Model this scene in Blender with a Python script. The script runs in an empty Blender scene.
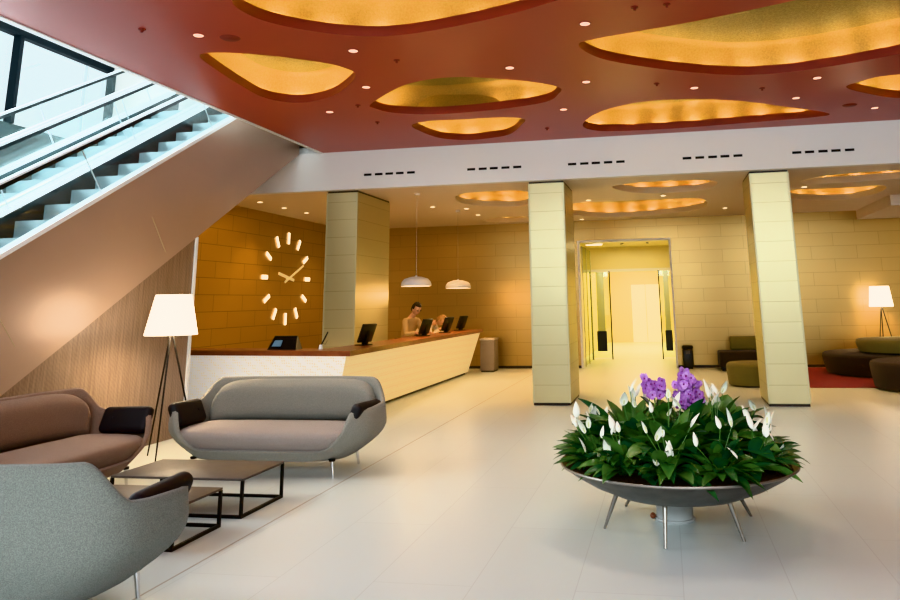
import bpy, bmesh, math, random
from mathutils import Vector, Matrix, geometry
random.seed(7)
S = bpy.context.scene
COL = S.collection
PI = math.pi

# ------------------------------------------------------------------ materials
def new_mat(name):
    m = bpy.data.materials.new(name); m.use_nodes = True
    nt = m.node_tree; b = nt.nodes['Principled BSDF']
    return m, nt, b
def mat(name, col, rough=.5, metal=0., emit=None, estr=0., spec=.5, alpha=1., trans=0., noise=None, bump=None, coat=0., sheen=0.):
    m, nt, b = new_mat(name)
    b.inputs['Base Color'].default_value = (*col, 1)
    b.inputs['Roughness'].default_value = rough
    b.inputs['Metallic'].default_value = metal
    b.inputs['Specular IOR Level'].default_value = spec
    b.inputs['Transmission Weight'].default_value = trans
    b.inputs['Coat Weight'].default_value = coat
    b.inputs['Sheen Weight'].default_value = sheen
    b.inputs['Alpha'].default_value = alpha
    if emit:
        b.inputs['Emission Color'].default_value = (*emit, 1)
        b.inputs['Emission Strength'].default_value = estr
    L = nt.links
    tc = None
    if noise or bump:
        tc = nt.nodes.new('ShaderNodeTexCoord')
    if noise:                                   # (scale, amount, second colour)
        sc, lo, c2 = noise
        n = nt.nodes.new('ShaderNodeTexNoise'); n.inputs['Scale'].default_value = sc; n.inputs['Detail'].default_value = 4
        L.new(tc.outputs['Object'], n.inputs['Vector'])
        r = nt.nodes.new('ShaderNodeMapRange'); r.inputs[1].default_value = .35; r.inputs[2].default_value = .65
        r.inputs[3].default_value = 0; r.inputs[4].default_value = lo
        L.new(n.outputs['Fac'], r.inputs[0])
        x = nt.nodes.new('ShaderNodeMix'); x.data_type = 'RGBA'
        x.inputs[6].default_value = (*col, 1); x.inputs[7].default_value = (*c2, 1)
        L.new(r.outputs[0], x.inputs[0]); L.new(x.outputs[2], b.inputs['Base Color'])
    if bump:                                    # (scale, strength)
        n = nt.nodes.new('ShaderNodeTexNoise'); n.inputs['Scale'].default_value = bump[0]; n.inputs['Detail'].default_value = 3
        L.new(tc.outputs['Object'], n.inputs['Vector'])
        bp = nt.nodes.new('ShaderNodeBump'); bp.inputs['Strength'].default_value = bump[1]; bp.inputs['Distance'].default_value = .01
        L.new(n.outputs['Fac'], bp.inputs['Height']); L.new(bp.outputs[0], b.inputs['Normal'])
    return m

def tile_mat(name, c1, c2, cm, bw, rh, mortar=.006, rough=.35, metal=.5, flat=False, offset=.5, var=.0, zoff=0., uoff=0., bump=.3, spec=.5):
    m, nt, b = new_mat(name); L = nt.links
    g = nt.nodes.new('ShaderNodeNewGeometry')
    s = nt.nodes.new('ShaderNodeSeparateXYZ'); L.new(g.outputs['Position'], s.inputs[0])
    cb = nt.nodes.new('ShaderNodeCombineXYZ')
    if flat:
        L.new(s.outputs[1], cb.inputs[0]); L.new(s.outputs[0], cb.inputs[1])
    else:
        a = nt.nodes.new('ShaderNodeMath'); a.operation = 'ADD'
        L.new(s.outputs[0], a.inputs[0]); L.new(s.outputs[1], a.inputs[1])
        L.new(a.outputs[0], cb.inputs[0]); L.new(s.outputs[2], cb.inputs[1])
    mp = nt.nodes.new('ShaderNodeMapping'); mp.inputs['Location'].default_value = (uoff, zoff, 0)
    L.new(cb.outputs[0], mp.inputs[0])
    t = nt.nodes.new('ShaderNodeTexBrick')
    t.offset = offset; t.squash = 1
    t.inputs['Scale'].default_value = 1
    t.inputs['Color1'].default_value = (*c1, 1); t.inputs['Color2'].default_value = (*c2, 1); t.inputs['Mortar'].default_value = (*cm, 1)
    t.inputs['Mortar Size'].default_value = mortar; t.inputs['Mortar Smooth'].default_value = .1
    t.inputs['Brick Width'].default_value = bw; t.inputs['Row Height'].default_value = rh
    L.new(mp.outputs[0], t.inputs['Vector'])
    L.new(t.outputs['Color'], b.inputs['Base Color'])
    b.inputs['Roughness'].default_value = rough; b.inputs['Metallic'].default_value = metal
    b.inputs['Specular IOR Level'].default_value = spec
    if bump:
        inv = nt.nodes.new('ShaderNodeMath'); inv.operation = 'SUBTRACT'; inv.inputs[0].default_value = 1
        L.new(t.outputs['Fac'], inv.inputs[1])
        bp = nt.nodes.new('ShaderNodeBump'); bp.inputs['Strength'].default_value = bump; bp.inputs['Distance'].default_value = .01
        L.new(inv.outputs[0], bp.inputs['Height']); L.new(bp.outputs[0], b.inputs['Normal'])
    return m

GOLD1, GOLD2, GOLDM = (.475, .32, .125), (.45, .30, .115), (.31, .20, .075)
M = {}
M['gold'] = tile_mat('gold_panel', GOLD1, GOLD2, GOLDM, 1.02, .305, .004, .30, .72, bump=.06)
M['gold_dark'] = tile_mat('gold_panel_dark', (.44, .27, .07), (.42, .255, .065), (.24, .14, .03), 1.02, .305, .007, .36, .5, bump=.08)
M['col'] = tile_mat('column_tile', (.53, .47, .28), (.52, .46, .27), (.36, .30, .16), 30, .305, .004, .32, .5, bump=.1, offset=0, uoff=15)
M['col_edge'] = mat('column_edge', (.52, .48, .30), .4, .3)
M['floor'] = tile_mat('floor_tile', (.61, .66, .64), (.595, .645, .625), (.53, .565, .545), 2.4, .6, .003, .36, 0, flat=True, bump=.03, spec=.3)
M['joint'] = mat('floor_joint', (.42, .38, .32), .5)
M['red'] = mat('red_ceiling', (.38, .068, .052), .34, 0, spec=.5)
M['red_lip'] = mat('red_lip', (.20, .028, .018), .5)  # ceiling red darkened for the unlit lips; also colours sprinklers and speakers
M['white'] = mat('white_paint', (.80, .78, .76), .6)
M['low_ceiling'] = mat('low_ceiling', (.74, .64, .55), .6)
M['bronze'] = mat('bronze_cladding', (.50, .375, .30), .34, .35, noise=(1.2, .3, (.45, .33, .26)))
M['trim_white'] = mat('trim_white', (.85, .86, .86), .35)
M['steel'] = mat('brushed_steel', (.70, .76, .78), .25, .8)
M['deck'] = mat('escalator_deck', (.88, .91, .92), .35, 0)
M['step'] = mat('escalator_step', (.27, .37, .39), .4, .2)
M['tread'] = mat('step_tread', (.12, .14, .15), .4, .6)
M['skirt'] = mat('dark_skirt', (.035, .022, .016), .4, .2)
M['rubber'] = mat('handrail_rubber', (.012, .02, .022), .3)
M['teal'] = mat('dark_teal_wall', (.02, .05, .055), .5)
M['mullion'] = mat('window_mullion', (.006, .012, .016), .6, spec=.2)
M['wood'] = mat('counter_wood', (.24, .075, .035), .34, 0, noise=(6, .6, (.34, .13, .06)), coat=.3)
M['gold_lining'] = mat('cove_gold', (.34, .245, .095), .55, .2, noise=(50, .7, (.25, .18, .065)), bump=(70, .5))
M['cove_top_shade'] = mat('cove_top_shade', (.24, .20, .085), .6, .2, noise=(45, .8, (.15, .12, .045)), bump=(70, .8))  # darker gold, the light's fall-off towards the cove top put into the colour
M['strip'] = mat('strip_light', (1, .6, .2), .5, emit=(1, .72, .32), estr=150)
M['chrome'] = mat('chrome', (.75, .75, .76), .15, 1)
M['black'] = mat('black_plastic', (.012, .012, .014), .4)
M['blackmetal'] = mat('black_metal', (.02, .018, .017), .45, .5)
M['tabletop'] = mat('table_top', (.085, .07, .06), .45, noise=(14, .5, (.11, .09, .08)))
M['leather'] = mat('black_leather', (.018, .016, .018), .6, bump=(140, .2))
def fabric(n, a, b, bs=.35):
    return mat(n, a, .9, 0, spec=.2, noise=(190, 1., b), bump=(220, bs), sheen=.15)
M['fab_grey'] = fabric('grey_wool', (.31, .295, .255), (.23, .22, .19))
M['fab_taupe'] = fabric('taupe_wool', (.36, .31, .28), (.29, .245, .22))
M['fab_brown_lit'] = fabric('wool_brown_lit', (.31, .215, .165), (.24, .165, .125))  # same sofa wool with warm brown light tinted into the colour
M['fab_shell'] = fabric('speckled_wool', (.25, .265, .235), (.155, .17, .15))
M['fab_green'] = fabric('green_felt', (.22, .20, .09), (.17, .155, .07))
M['fab_dark'] = fabric('charcoal_felt', (.055, .045, .045), (.035, .03, .032))
M['rug'] = fabric('red_rug', (.26, .018, .02), (.18, .01, .014))
M['bowl'] = mat('bowl_metal', (.20, .19, .17), .38, .75, noise=(7, .6, (.11, .10, .09)))
M['bowl_rim'] = mat('bowl_rim', (.30, .28, .25), .35, .7)
M['soil'] = mat('bark_soil', (.09, .045, .022), .95, noise=(45, 1, (.03, .014, .008)), bump=(60, 1.))
def leaf_mat(n, a, b):
    m = mat(n, a, .34, 0, spec=.5, noise=(9, 1., b)); return m
M['leaf'] = leaf_mat('lily_leaf', (.05, .13, .038), (.10, .21, .055))
M['leaf2'] = leaf_mat('lily_leaf_dark', (.025, .085, .038), (.055, .15, .05))
M['leaf3'] = leaf_mat('lily_leaf_light', (.075, .17, .05), (.13, .25, .07))
M['stem'] = mat('green_stem', (.12, .24, .07), .5)
M['spathe'] = mat('white_spathe', (.85, .85, .74), .5, emit=(.9, .9, .8), estr=.03)  # faint emission put into the flowers to brighten their white
M['spadix'] = mat('spadix', (.75, .72, .40), .7)
M['orchid'] = mat('orchid_petal', (.36, .12, .46), .5, noise=(40, .9, (.55, .27, .62)))
M['orchid2'] = mat('orchid_petal_pale', (.62, .38, .70), .5, noise=(40, .9, (.40, .12, .52)))
M['orchid_c'] = mat('orchid_heart', (.25, .02, .20), .5)
M['pedestal'] = mat('pedestal_paint', (.42, .43, .42), .5)
M['clock'] = mat('clock_marker', (1, .93, .75), .5, emit=(1, .88, .62), estr=2.2)
M['hand'] = mat('clock_hand', (.85, .72, .42), .4, .3, emit=(1, .8, .4), estr=.25)
M['shade'] = mat('lamp_shade', (.95, .9, .8), .8, emit=(1, .84, .62), estr=6)
M['pendant'] = mat('pendant_shade', (.72, .68, .66), .45)
M['bulb'] = mat('warm_diffuser', (1, .9, .7), .5, emit=(1, .78, .45), estr=12)
M['dl'] = mat('downlight_lens', (1, .7, .55), .5, emit=(1, .62, .45), estr=1.6)
M['dlw'] = mat('downlight_lens_warm', (1, .8, .55), .5, emit=(1, .75, .45), estr=5)
M['dl_ring'] = mat('downlight_ring', (.30, .10, .08), .5)
M['vent'] = mat('vent_dark', (.012, .01, .01), .8)
M['screen'] = mat('screen_glow', (.1, .2, .3), .3, emit=(.35, .5, .6), estr=.12)
M['skin'] = mat('skin', (.58, .34, .22), .55)
M['hair'] = mat('dark_hair', (.015, .010, .008), .6)
M['hair2'] = mat('light_hair', (.35, .20, .09), .6)
M['jacket'] = mat('beige_jacket', (.50, .34, .17), .85)
M['shirt'] = mat('cream_blouse', (.70, .58, .42), .85)
M['trouser'] = mat('dark_trousers', (.05, .045, .045), .85)
M['lobby_wall'] = mat('hall_wall', (.80, .70, .38), .5)
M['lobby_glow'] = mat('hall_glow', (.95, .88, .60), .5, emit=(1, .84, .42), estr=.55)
M['frost'] = mat('greenish_glass', (.55, .58, .36), .15, 0, trans=.5)

def glass_mat(name, col, op):
    m = bpy.data.materials.new(name); m.use_nodes = True; nt = m.node_tree; nt.nodes.clear()
    o = nt.nodes.new('ShaderNodeOutputMaterial'); mx = nt.nodes.new('ShaderNodeMixShader')
    t = nt.nodes.new('ShaderNodeBsdfTransparent'); t.inputs[0].default_value = (*col, 1)
    g = nt.nodes.new('ShaderNodeBsdfGlossy'); g.inputs['Roughness'].default_value = .03; g.inputs[0].default_value = (.8, .95, .95, 1)
    mx.inputs[0].default_value = op
    nt.links.new(t.outputs[0], mx.inputs[1]); nt.links.new(g.outputs[0], mx.inputs[2]); nt.links.new(mx.outputs[0], o.inputs[0])
    return m
M['glass'] = glass_mat('clear_glass', (.985, .997, .997), .05)
M['window_glass'] = glass_mat('window_glass', (.97, .99, .99), .04)
M['door_glass'] = glass_mat('door_glass', (.92, .93, .78), .06)

# perforated counter front: pale panel with tiny dots, its glow painted in by emission
def counter_mat(name, col, dot, em, ec=(1, .9, .78)):
    m, nt, b = new_mat(name); L = nt.links
    tc = nt.nodes.new('ShaderNodeTexCoord')
    v = nt.nodes.new('ShaderNodeTexVoronoi'); v.inputs['Scale'].default_value = 26; v.inputs['Randomness'].default_value = .25
    L.new(tc.outputs['Object'], v.inputs['Vector'])
    r = nt.nodes.new('ShaderNodeMapRange'); r.inputs[1].default_value = .2; r.inputs[2].default_value = .45
    L.new(v.outputs['Distance'], r.inputs[0])
    x = nt.nodes.new('ShaderNodeMix'); x.data_type = 'RGBA'; x.inputs[6].default_value = (*dot, 1); x.inputs[7].default_value = (*col, 1)
    L.new(r.outputs[0], x.inputs[0]); L.new(x.outputs[2], b.inputs['Base Color'])
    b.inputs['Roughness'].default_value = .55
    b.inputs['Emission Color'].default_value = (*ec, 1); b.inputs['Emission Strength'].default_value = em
    return m
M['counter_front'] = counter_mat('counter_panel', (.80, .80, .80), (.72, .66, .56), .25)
M['counter_side'] = counter_mat('counter_panel_warm_glow', (.74, .62, .38), (.66, .54, .30), .30, (1, .74, .36))  # warm golden light on the side put into colour and emission

def wall_fabric():
    m, nt, b = new_mat('rippled_wall'); L = nt.links
    g = nt.nodes.new('ShaderNodeNewGeometry')
    mp = nt.nodes.new('ShaderNodeMapping'); mp.inputs['Scale'].default_value = (1, 22, .8)
    L.new(g.outputs['Position'], mp.inputs[0])
    n = nt.nodes.new('ShaderNodeTexNoise'); n.inputs['Scale'].default_value = 2.2; n.inputs['Detail'].default_value = 6; n.inputs['Distortion'].default_value = .8
    L.new(mp.outputs[0], n.inputs['Vector'])
    w = nt.nodes.new('ShaderNodeTexWave'); w.wave_type = 'BANDS'; w.bands_direction = 'DIAGONAL'
    w.inputs['Scale'].default_value = 12; w.inputs['Distortion'].default_value = 6; w.inputs['Detail'].default_value = 3
    L.new(g.outputs['Position'], w.inputs['Vector'])
    a = nt.nodes.new('ShaderNodeMath'); a.operation = 'MULTIPLY_ADD'; a.inputs[1].default_value = .10
    L.new(w.outputs['Fac'], a.inputs[0]); L.new(n.outputs['Fac'], a.inputs[2])
    r = nt.nodes.new('ShaderNodeValToRGB')
    r.color_ramp.elements[0].position = .38; r.color_ramp.elements[0].color = (.24, .175, .135, 1)
    r.color_ramp.elements[1].position = .95; r.color_ramp.elements[1].color = (.40, .30, .235, 1)
    L.new(a.outputs[0], r.inputs[0]); L.new(r.outputs[0], b.inputs['Base Color'])
    bp = nt.nodes.new('ShaderNodeBump'); bp.inputs['Strength'].default_value = .12; bp.inputs['Distance'].default_value = .01
    L.new(a.outputs[0], bp.inputs['Height']); L.new(bp.outputs[0], b.inputs['Normal'])
    b.inputs['Roughness'].default_value = .42; b.inputs['Metallic'].default_value = .25
    return m
M['ripple'] = wall_fabric()

# ------------------------------------------------------------------ mesh helpers
def obj(name, bm, m, parent=None, smooth=True, angle=40, loc=None, rot=None):
    bmesh.ops.recalc_face_normals(bm, faces=bm.faces)
    me = bpy.data.meshes.new(name); bm.to_mesh(me); bm.free()
    for x in (m if isinstance(m, (list, tuple)) else [m]): me.materials.append(x)
    if smooth:
        for p in me.polygons: p.use_smooth = True
        me.set_sharp_from_angle(angle=math.radians(angle))
    o = bpy.data.objects.new(name, me); COL.objects.link(o)
    if parent is not None: o.parent = parent
    if loc is not None: o.location = loc
    if rot is not None: o.rotation_euler = rot
    return o
def tag(o, label, cat, group=None, kind=None):
    o['label'] = label; o['category'] = cat
    if group: o['group'] = group
    if kind: o['kind'] = kind
    return o
def thing(name, label, cat, loc=(0, 0, 0), rz=0, group=None):
    o = bpy.data.objects.new(name, None); COL.objects.link(o); o.empty_display_size = .1
    o.location = loc; o.rotation_euler = (0, 0, rz)
    return tag(o, label, cat, group)
def struct(name, bm, m, label=None, parent=None, **k):
    o = obj(name, bm, m, parent, **k); o['kind'] = 'structure'
    if label: o['label'] = label
    return o
def dup(o, parent=None):
    c = o.copy(); COL.objects.link(c); c.parent = parent
    for ch in list(o.children): dup(ch, c)
    return c
def B(): return bmesh.new()
def box(bm, x0, x1, y0, y1, z0, z1, bev=0, seg=2, M4=None):
    r = bmesh.ops.create_cube(bm, size=1)
    vs = r['verts']
    for v in vs:
        v.co = Vector((x0 + (v.co.x + .5) * (x1 - x0), y0 + (v.co.y + .5) * (y1 - y0), z0 + (v.co.z + .5) * (z1 - z0)))
    if bev:
        es = list({e for v in vs for e in v.link_edges})
        r2 = bmesh.ops.bevel(bm, geom=es, offset=bev, segments=seg, affect='EDGES', profile=.5)
        vs = list({v for v in r2['verts']} | {v for v in vs if v.is_valid})
    if M4 is not None:
        for v in vs: v.co = M4 @ v.co
    return bm
def hexa(bm, pts):          # 8 points: bottom 4 (ccw), top 4
    v = [bm.verts.new(p) for p in pts]
    for f in ((3, 2, 1, 0), (4, 5, 6, 7), (0, 1, 5, 4), (1, 2, 6, 5), (2, 3, 7, 6), (3, 0, 4, 7)): bm.faces.new([v[i] for i in f])
    return bm
def frame_of(d):
    d = d.normalized(); a = Vector((0, 0, 1)) if abs(d.z) < .95 else Vector((1, 0, 0))
    u = d.cross(a).normalized(); return u, d.cross(u).normalized()
def tube(bm, pts, rad, n=10, closed=False, cap=True):
    pts = [Vector(p) for p in pts]; N = len(pts); rings = []
    if not isinstance(rad, (list, tuple)): rad = [rad] * N
    pu = None
    for i, p in enumerate(pts):
        if closed: d = pts[(i + 1) % N] - pts[i - 1]
        else: d = pts[min(i + 1, N - 1)] - pts[max(i - 1, 0)]
        d.normalize()
        if pu is None: u, w = frame_of(d)
        else:
            u = (pu - d * pu.dot(d)).normalized(); w = d.cross(u).normalized()
        pu = u
        rings.append([bm.verts.new(p + (u * math.cos(2 * PI * k / n) + w * math.sin(2 * PI * k / n)) * rad[i]) for k in range(n)])
    for i in range(N if closed else N - 1):
        a, b = rings[i], rings[(i + 1) % N]
        for k in range(n): bm.faces.new([a[k], a[(k + 1) % n], b[(k + 1) % n], b[k]])
    if cap and not closed:
        bm.faces.new(rings[0][::-1]); bm.faces.new(rings[-1])
    return bm
def lathe(bm, prof, n=32, c=(0, 0, 0), cap=True):
    rings = []
    for r, z in prof:
        if r < 1e-5: rings.append([bm.verts.new((c[0], c[1], c[2] + z))])
        else: rings.append([bm.verts.new((c[0] + r * math.cos(2 * PI * k / n), c[1] + r * math.sin(2 * PI * k / n), c[2] + z)) for k in range(n)])
    for a, b in zip(rings, rings[1:]):
        for k in range(n):
            k2 = (k + 1) % n
            if len(a) == 1 and len(b) == 1: continue
            if len(a) == 1: bm.faces.new([a[0], b[k], b[k2]])
            elif len(b) == 1: bm.faces.new([a[k], a[k2], b[0]])
            else: bm.faces.new([a[k], a[k2], b[k2], b[k]])
    if cap:
        if len(rings[0]) > 1: bm.faces.new(rings[0][::-1])
        if len(rings[-1]) > 1: bm.faces.new(rings[-1])
    return bm
def prism_x(bm, poly, x0, x1):       # poly in (y, z)
    a = [bm.verts.new((x0, y, z)) for y, z in poly]; b = [bm.verts.new((x1, y, z)) for y, z in poly]
    n = len(poly)
    for k in range(n): bm.faces.new([a[k], a[(k + 1) % n], b[(k + 1) % n], b[k]])
    t = geometry.tessellate_polygon([[Vector((y, z, 0)) for y, z in poly]])
    for tri in t:
        bm.faces.new([a[i] for i in tri]); bm.faces.new([b[i] for i in tri])
    return bm
def prism_y(bm, poly, y0, y1):       # poly in (x, z)
    a = [bm.verts.new((x, y0, z)) for x, z in poly]; b = [bm.verts.new((x, y1, z)) for x, z in poly]
    n = len(poly)
    for k in range(n): bm.faces.new([a[k], a[(k + 1) % n], b[(k + 1) % n], b[k]])
    for tri in geometry.tessellate_polygon([[Vector((x, z, 0)) for x, z in poly]]):
        bm.faces.new([a[i] for i in tri]); bm.faces.new([b[i] for i in tri])
    return bm
def slab_with_holes(bm, outer, holes, z):
    loops = [outer] + holes
    vl = []; allv = []
    for lp in loops:
        vv = [bm.verts.new((x, y, z)) for x, y in lp]; vl.append(vv); allv += vv
    for tri in geometry.tessellate_polygon([[Vector((x, y, 0)) for x, y in lp] for lp in loops]):
        try: bm.faces.new([allv[i] for i in tri])
        except ValueError: pass
    return bm
def smooth_loop(P, k=6):
    n = len(P); out = []
    for i in range(n):
        p0, p1, p2, p3 = [Vector(P[(i + j - 1) % n]) for j in range(4)]
        for s in range(k):
            t = s / k
            out.append(.5 * ((2 * p1) + (p2 - p0) * t + (2 * p0 - 5 * p1 + 4 * p2 - p3) * t * t + (3 * p1 - p0 - 3 * p2 + p3) * t ** 3))
    return [(v[0], v[1]) for v in out]
def offset_loop(P, d):
    n = len(P); A = sum(P[i][0] * P[(i + 1) % n][1] - P[(i + 1) % n][0] * P[i][1] for i in range(n))
    sgn = 1 if A > 0 else -1
    out = []
    for i in range(n):
        a = Vector(P[(i - 2) % n]); b = Vector(P[(i + 2) % n]); t = (b - a).normalized()
        out.append((P[i][0] + t.y * d * sgn, P[i][1] - t.x * d * sgn))
    return out

# ------------------------------------------------------------------ the room shell
ZC, ZL, YB, YW = 4.22, 3.55, 12.5, 19.5          # red ceiling, low ceiling, bulkhead, back wall
XE = -5.77                                       # edge of the red ceiling over the escalator well
tan30 = .577
bm = B(); box(bm, -10.4, 9, -3, 32, -.12, 0); struct('floor', bm, M['floor'], smooth=False)
bm = B(); box(bm, -3.06, -3.048, -2.9, 19.4, 0, .0012); struct('trim_1', bm, M['joint'], 'thin dark joint line in the pale floor', smooth=False)

coves = dict(
A=[(-3.54,5.73),(-3.62,5.95),(-3.56,6.28),(-3.33,6.59),(-2.98,6.85),(-2.60,6.98),(-2.12,6.94),(-1.48,6.76),(-0.91,6.51),(-0.66,6.29),(-0.85,5.81),(-1.34,5.43),(-1.99,5.20),(-2.72,5.17),(-3.28,5.40)],
B=[(-4.74,7.13),(-4.59,7.03),(-4.31,7.10),(-3.96,7.30),(-3.59,7.61),(-3.41,7.89),(-3.39,8.13),(-3.61,8.51),(-4.05,8.98),(-4.48,9.18),(-4.76,9.10),(-4.92,8.79),(-4.90,8.22),(-4.83,7.60)],
C=[(-3.72,9.49),(-3.12,8.83),(-2.68,8.58),(-2.25,8.56),(-1.80,8.76),(-1.36,9.06),(-1.15,9.35),(-1.21,9.63),(-1.44,10.00),(-2.11,10.22),(-2.99,10.28),(-3.58,10.05),(-3.76,9.71)],
D=[(-3.59,10.83),(-3.25,10.65),(-2.80,10.68),(-2.21,10.71),(-1.89,10.90),(-2.00,11.28),(-2.29,11.87),(-2.67,12.08),(-3.07,12.13),(-3.45,11.85),(-3.60,11.26)],
E=[(-0.74,7.73),(-0.50,7.56),(0.30,7.34),(1.02,7.08),(1.59,6.83),(2.10,6.57),(2.64,6.36),(3.29,6.51),(3.83,7.56),(3.87,8.30),(3.40,8.66),(2.74,8.92),(2.26,9.15),(1.63,9.35),(1.04,9.33),(0.45,9.05),(-0.13,8.65),(-0.56,8.23)],
F=[(-1.08,11.47),(-0.76,10.76),(-0.18,10.34),(0.48,10.35),(1.16,10.64),(1.75,11.09),(2.51,11.73),(2.37,11.95),(1.58,12.05),(0.38,12.17),(-0.55,12.13),(-0.98,11.93)],
G=[(2.45,10.25),(2.59,10.00),(2.81,9.83),(3.33,9.84),(4.10,10.26),(4.49,10.84),(4.13,11.22),(3.32,11.06),(2.77,10.64)])
low = dict(
H=[(-3.79,14.06),(-3.56,13.70),(-3.19,13.55),(-2.50,13.60),(-2.30,14.3),(-2.50,15.3),(-2.91,15.9),(-3.57,15.61),(-3.90,14.97)],
I=[(-4.30,18.51),(-3.74,17.92),(-3.04,18.07),(-2.52,18.7),(-3.04,19.1),(-3.9,19.05)],
J=[(-0.82,13.68),(-0.31,13.30),(0.36,13.28),(.95,13.54),(.95,14.3),(0.57,14.72),(-0.36,14.65)],
K=[(-2.12,16.51),(-1.67,15.77),(-0.79,15.74),(0.11,15.72),(0.84,15.98),(0.97,17.45),(0.45,18.27),(-0.49,18.82),(-1.44,18.69),(-2.05,17.77)],
L=[(2.45,14.10),(2.74,13.54),(3.39,13.32),(4.29,13.30),(4.73,13.65),(4.19,14.18),(3.60,14.39),(2.79,14.45)],
M=[(2.23,15.30),(2.56,15.14),(3.44,15.17),(4.06,15.1),(4.23,16.06),(3.89,17.05),(3.08,16.93),(2.42,16.21)])
CS = {k: smooth_loop(v) for k, v in coves.items()}
LS = {k: smooth_loop(v) for k, v in low.items()}
bm = B(); slab_with_holes(bm, [(XE, -3), (9, -3), (9, YB), (XE, YB)], list(CS.values()), ZC)
struct('ceiling', bm, M['red'], 'red painted ceiling with organic recesses', smooth=False)
bm = B(); box(bm, XE - .12, 9, -3, YB, 4.98, 5.1); struct('ceiling_light_block', bm, M['white'], smooth=False)  # unseen slab added over the ceiling to block sky light
bm = B(); box(bm, XE - .06, XE - .002, -3, YB, ZC - .01, 6.3); struct('trim_2', bm, M['trim_white'], 'white edge of the red ceiling along the escalator well', smooth=False)
bm = B(); slab_with_holes(bm, [(-8.2, YB + .15), (9, YB + .15), (9, YW), (-8.2, YW)], list(LS.values()), ZL)
struct('ceiling_low', bm, M['low_ceiling'], 'pale lower ceiling over the reception', smooth=False)
bm = B(); box(bm, -8.2, 9, YB + .15, YW, 4.35, 4.45); struct('ceiling_low_top', bm, M['white'], smooth=False)
bm = B(); box(bm, -10.3, 9, YB, YB + .15, ZL, ZC - .003); box(bm, XE, 9, YB, YB + .15, ZC - .003, 5.0)
struct('wall_bulkhead', bm, M['white'], 'white bulkhead between the red and the lower ceiling', smooth=False)
# back wall with the hall opening
DX0, DX1, DZ = -2.1, .2, 3.06
bm = B()
box(bm, -8.4, DX0, YW, YW + .2, 0, 4.4); box(bm, DX1, 9, YW, YW + .2, 0, 4.4); box(bm, DX0, DX1, YW, YW + .2, DZ, 4.4)
struct('wall_back', bm, M['gold'], 'gold tiled back wall', smooth=False)
bm = B(); box(bm, -8.2, DX0, YW - .02, YW, 0, .06); box(bm, DX1, 9, YW - .02, YW, 0, .06)
struct('baseboard_back', bm, M['skirt'], smooth=False)
# clock wall, cut along the underside of the escalator
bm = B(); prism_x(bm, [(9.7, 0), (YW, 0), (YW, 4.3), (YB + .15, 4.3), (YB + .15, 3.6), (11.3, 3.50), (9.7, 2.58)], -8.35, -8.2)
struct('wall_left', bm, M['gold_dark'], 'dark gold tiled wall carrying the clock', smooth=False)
# wall under the escalator
zl = lambda y: .577 * y - 2.98
zh = lambda y: .577 * y - 1.55
bm = B(); prism_x(bm, [(5.2, 0), (9.55, 0), (9.55, zl(9.55)), (5.2, zl(5.2))], -6.34, -6.22)
struct('wall_side', bm, M['ripple'], 'rippled bronze wall under the escalator', smooth=False)
bm = B(); box(bm, -6.35, -6.20, 9.55, 9.60, 0, zl(9.57)); struct('trim_3', bm, M['trim_white'], 'white strip on the end of the rippled wall', smooth=False)
bm = B(); box(bm, 9, 9.15, -3, YW, 0, 5.1); struct('wall_right', bm, M['gold'], smooth=False)
# dropped soffit at the right by the back wall
bm = B(); box(bm, 4.55, 9, 16.6, YW, 3.34, ZL); struct('ceiling_step', bm, M['low_ceiling'], 'dropped edge of the lower ceiling', smooth=False)
# well beside the escalators: lower wall, glazing
XG = -10.2
bm = B(); box(bm, XG - .15, XG, -3, 20, 0, 4.56); struct('wall_well', bm, M['teal'], 'dark wall below the high windows', smooth=False)
bm = B(); box(bm, XG - .15, XE - .06, 12.65, 12.8, ZC, 6.3); struct('wall_well_end', bm, M['white'], smooth=False)
bm = B(); box(bm, XG - .15, XE, -3, 12.8, 6.3, 6.4); struct('ceiling_well', bm, M['white'], smooth=False)
win = bpy.data.objects.new('window_1', None); COL.objects.link(win); win['kind'] = 'structure'; win['label'] = 'high glazed wall with dark mullions beside the escalators'
bm = B(); box(bm, XG - .09, XG - .08, -3, 12.6, 4.56, 6.03); obj('pane', bm, M['window_glass'], win, smooth=False)
bm = B(); box(bm, XG - .12, XG + .02, -3, 12.6, 6.03, 6.15, .01); obj('header_beam', bm, M['mullion'], win, smooth=False)
for y in (2.9, 5.3, 7.7, 10.38, 12.72 - .12):
    bm = B(); box(bm, XG - .11, XG + .04, y - .04, y + .04, 4.56, 6.03, .008); obj('mullion', bm, M['mullion'], win, smooth=False)
for y in (9.72, 12.0):
    bm = B(); box(bm, XG - .10, XG - .05, y - .012, y + .012, 4.56, 6.03); obj('glazing_bar', bm, M['steel'], win, smooth=False)

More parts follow.
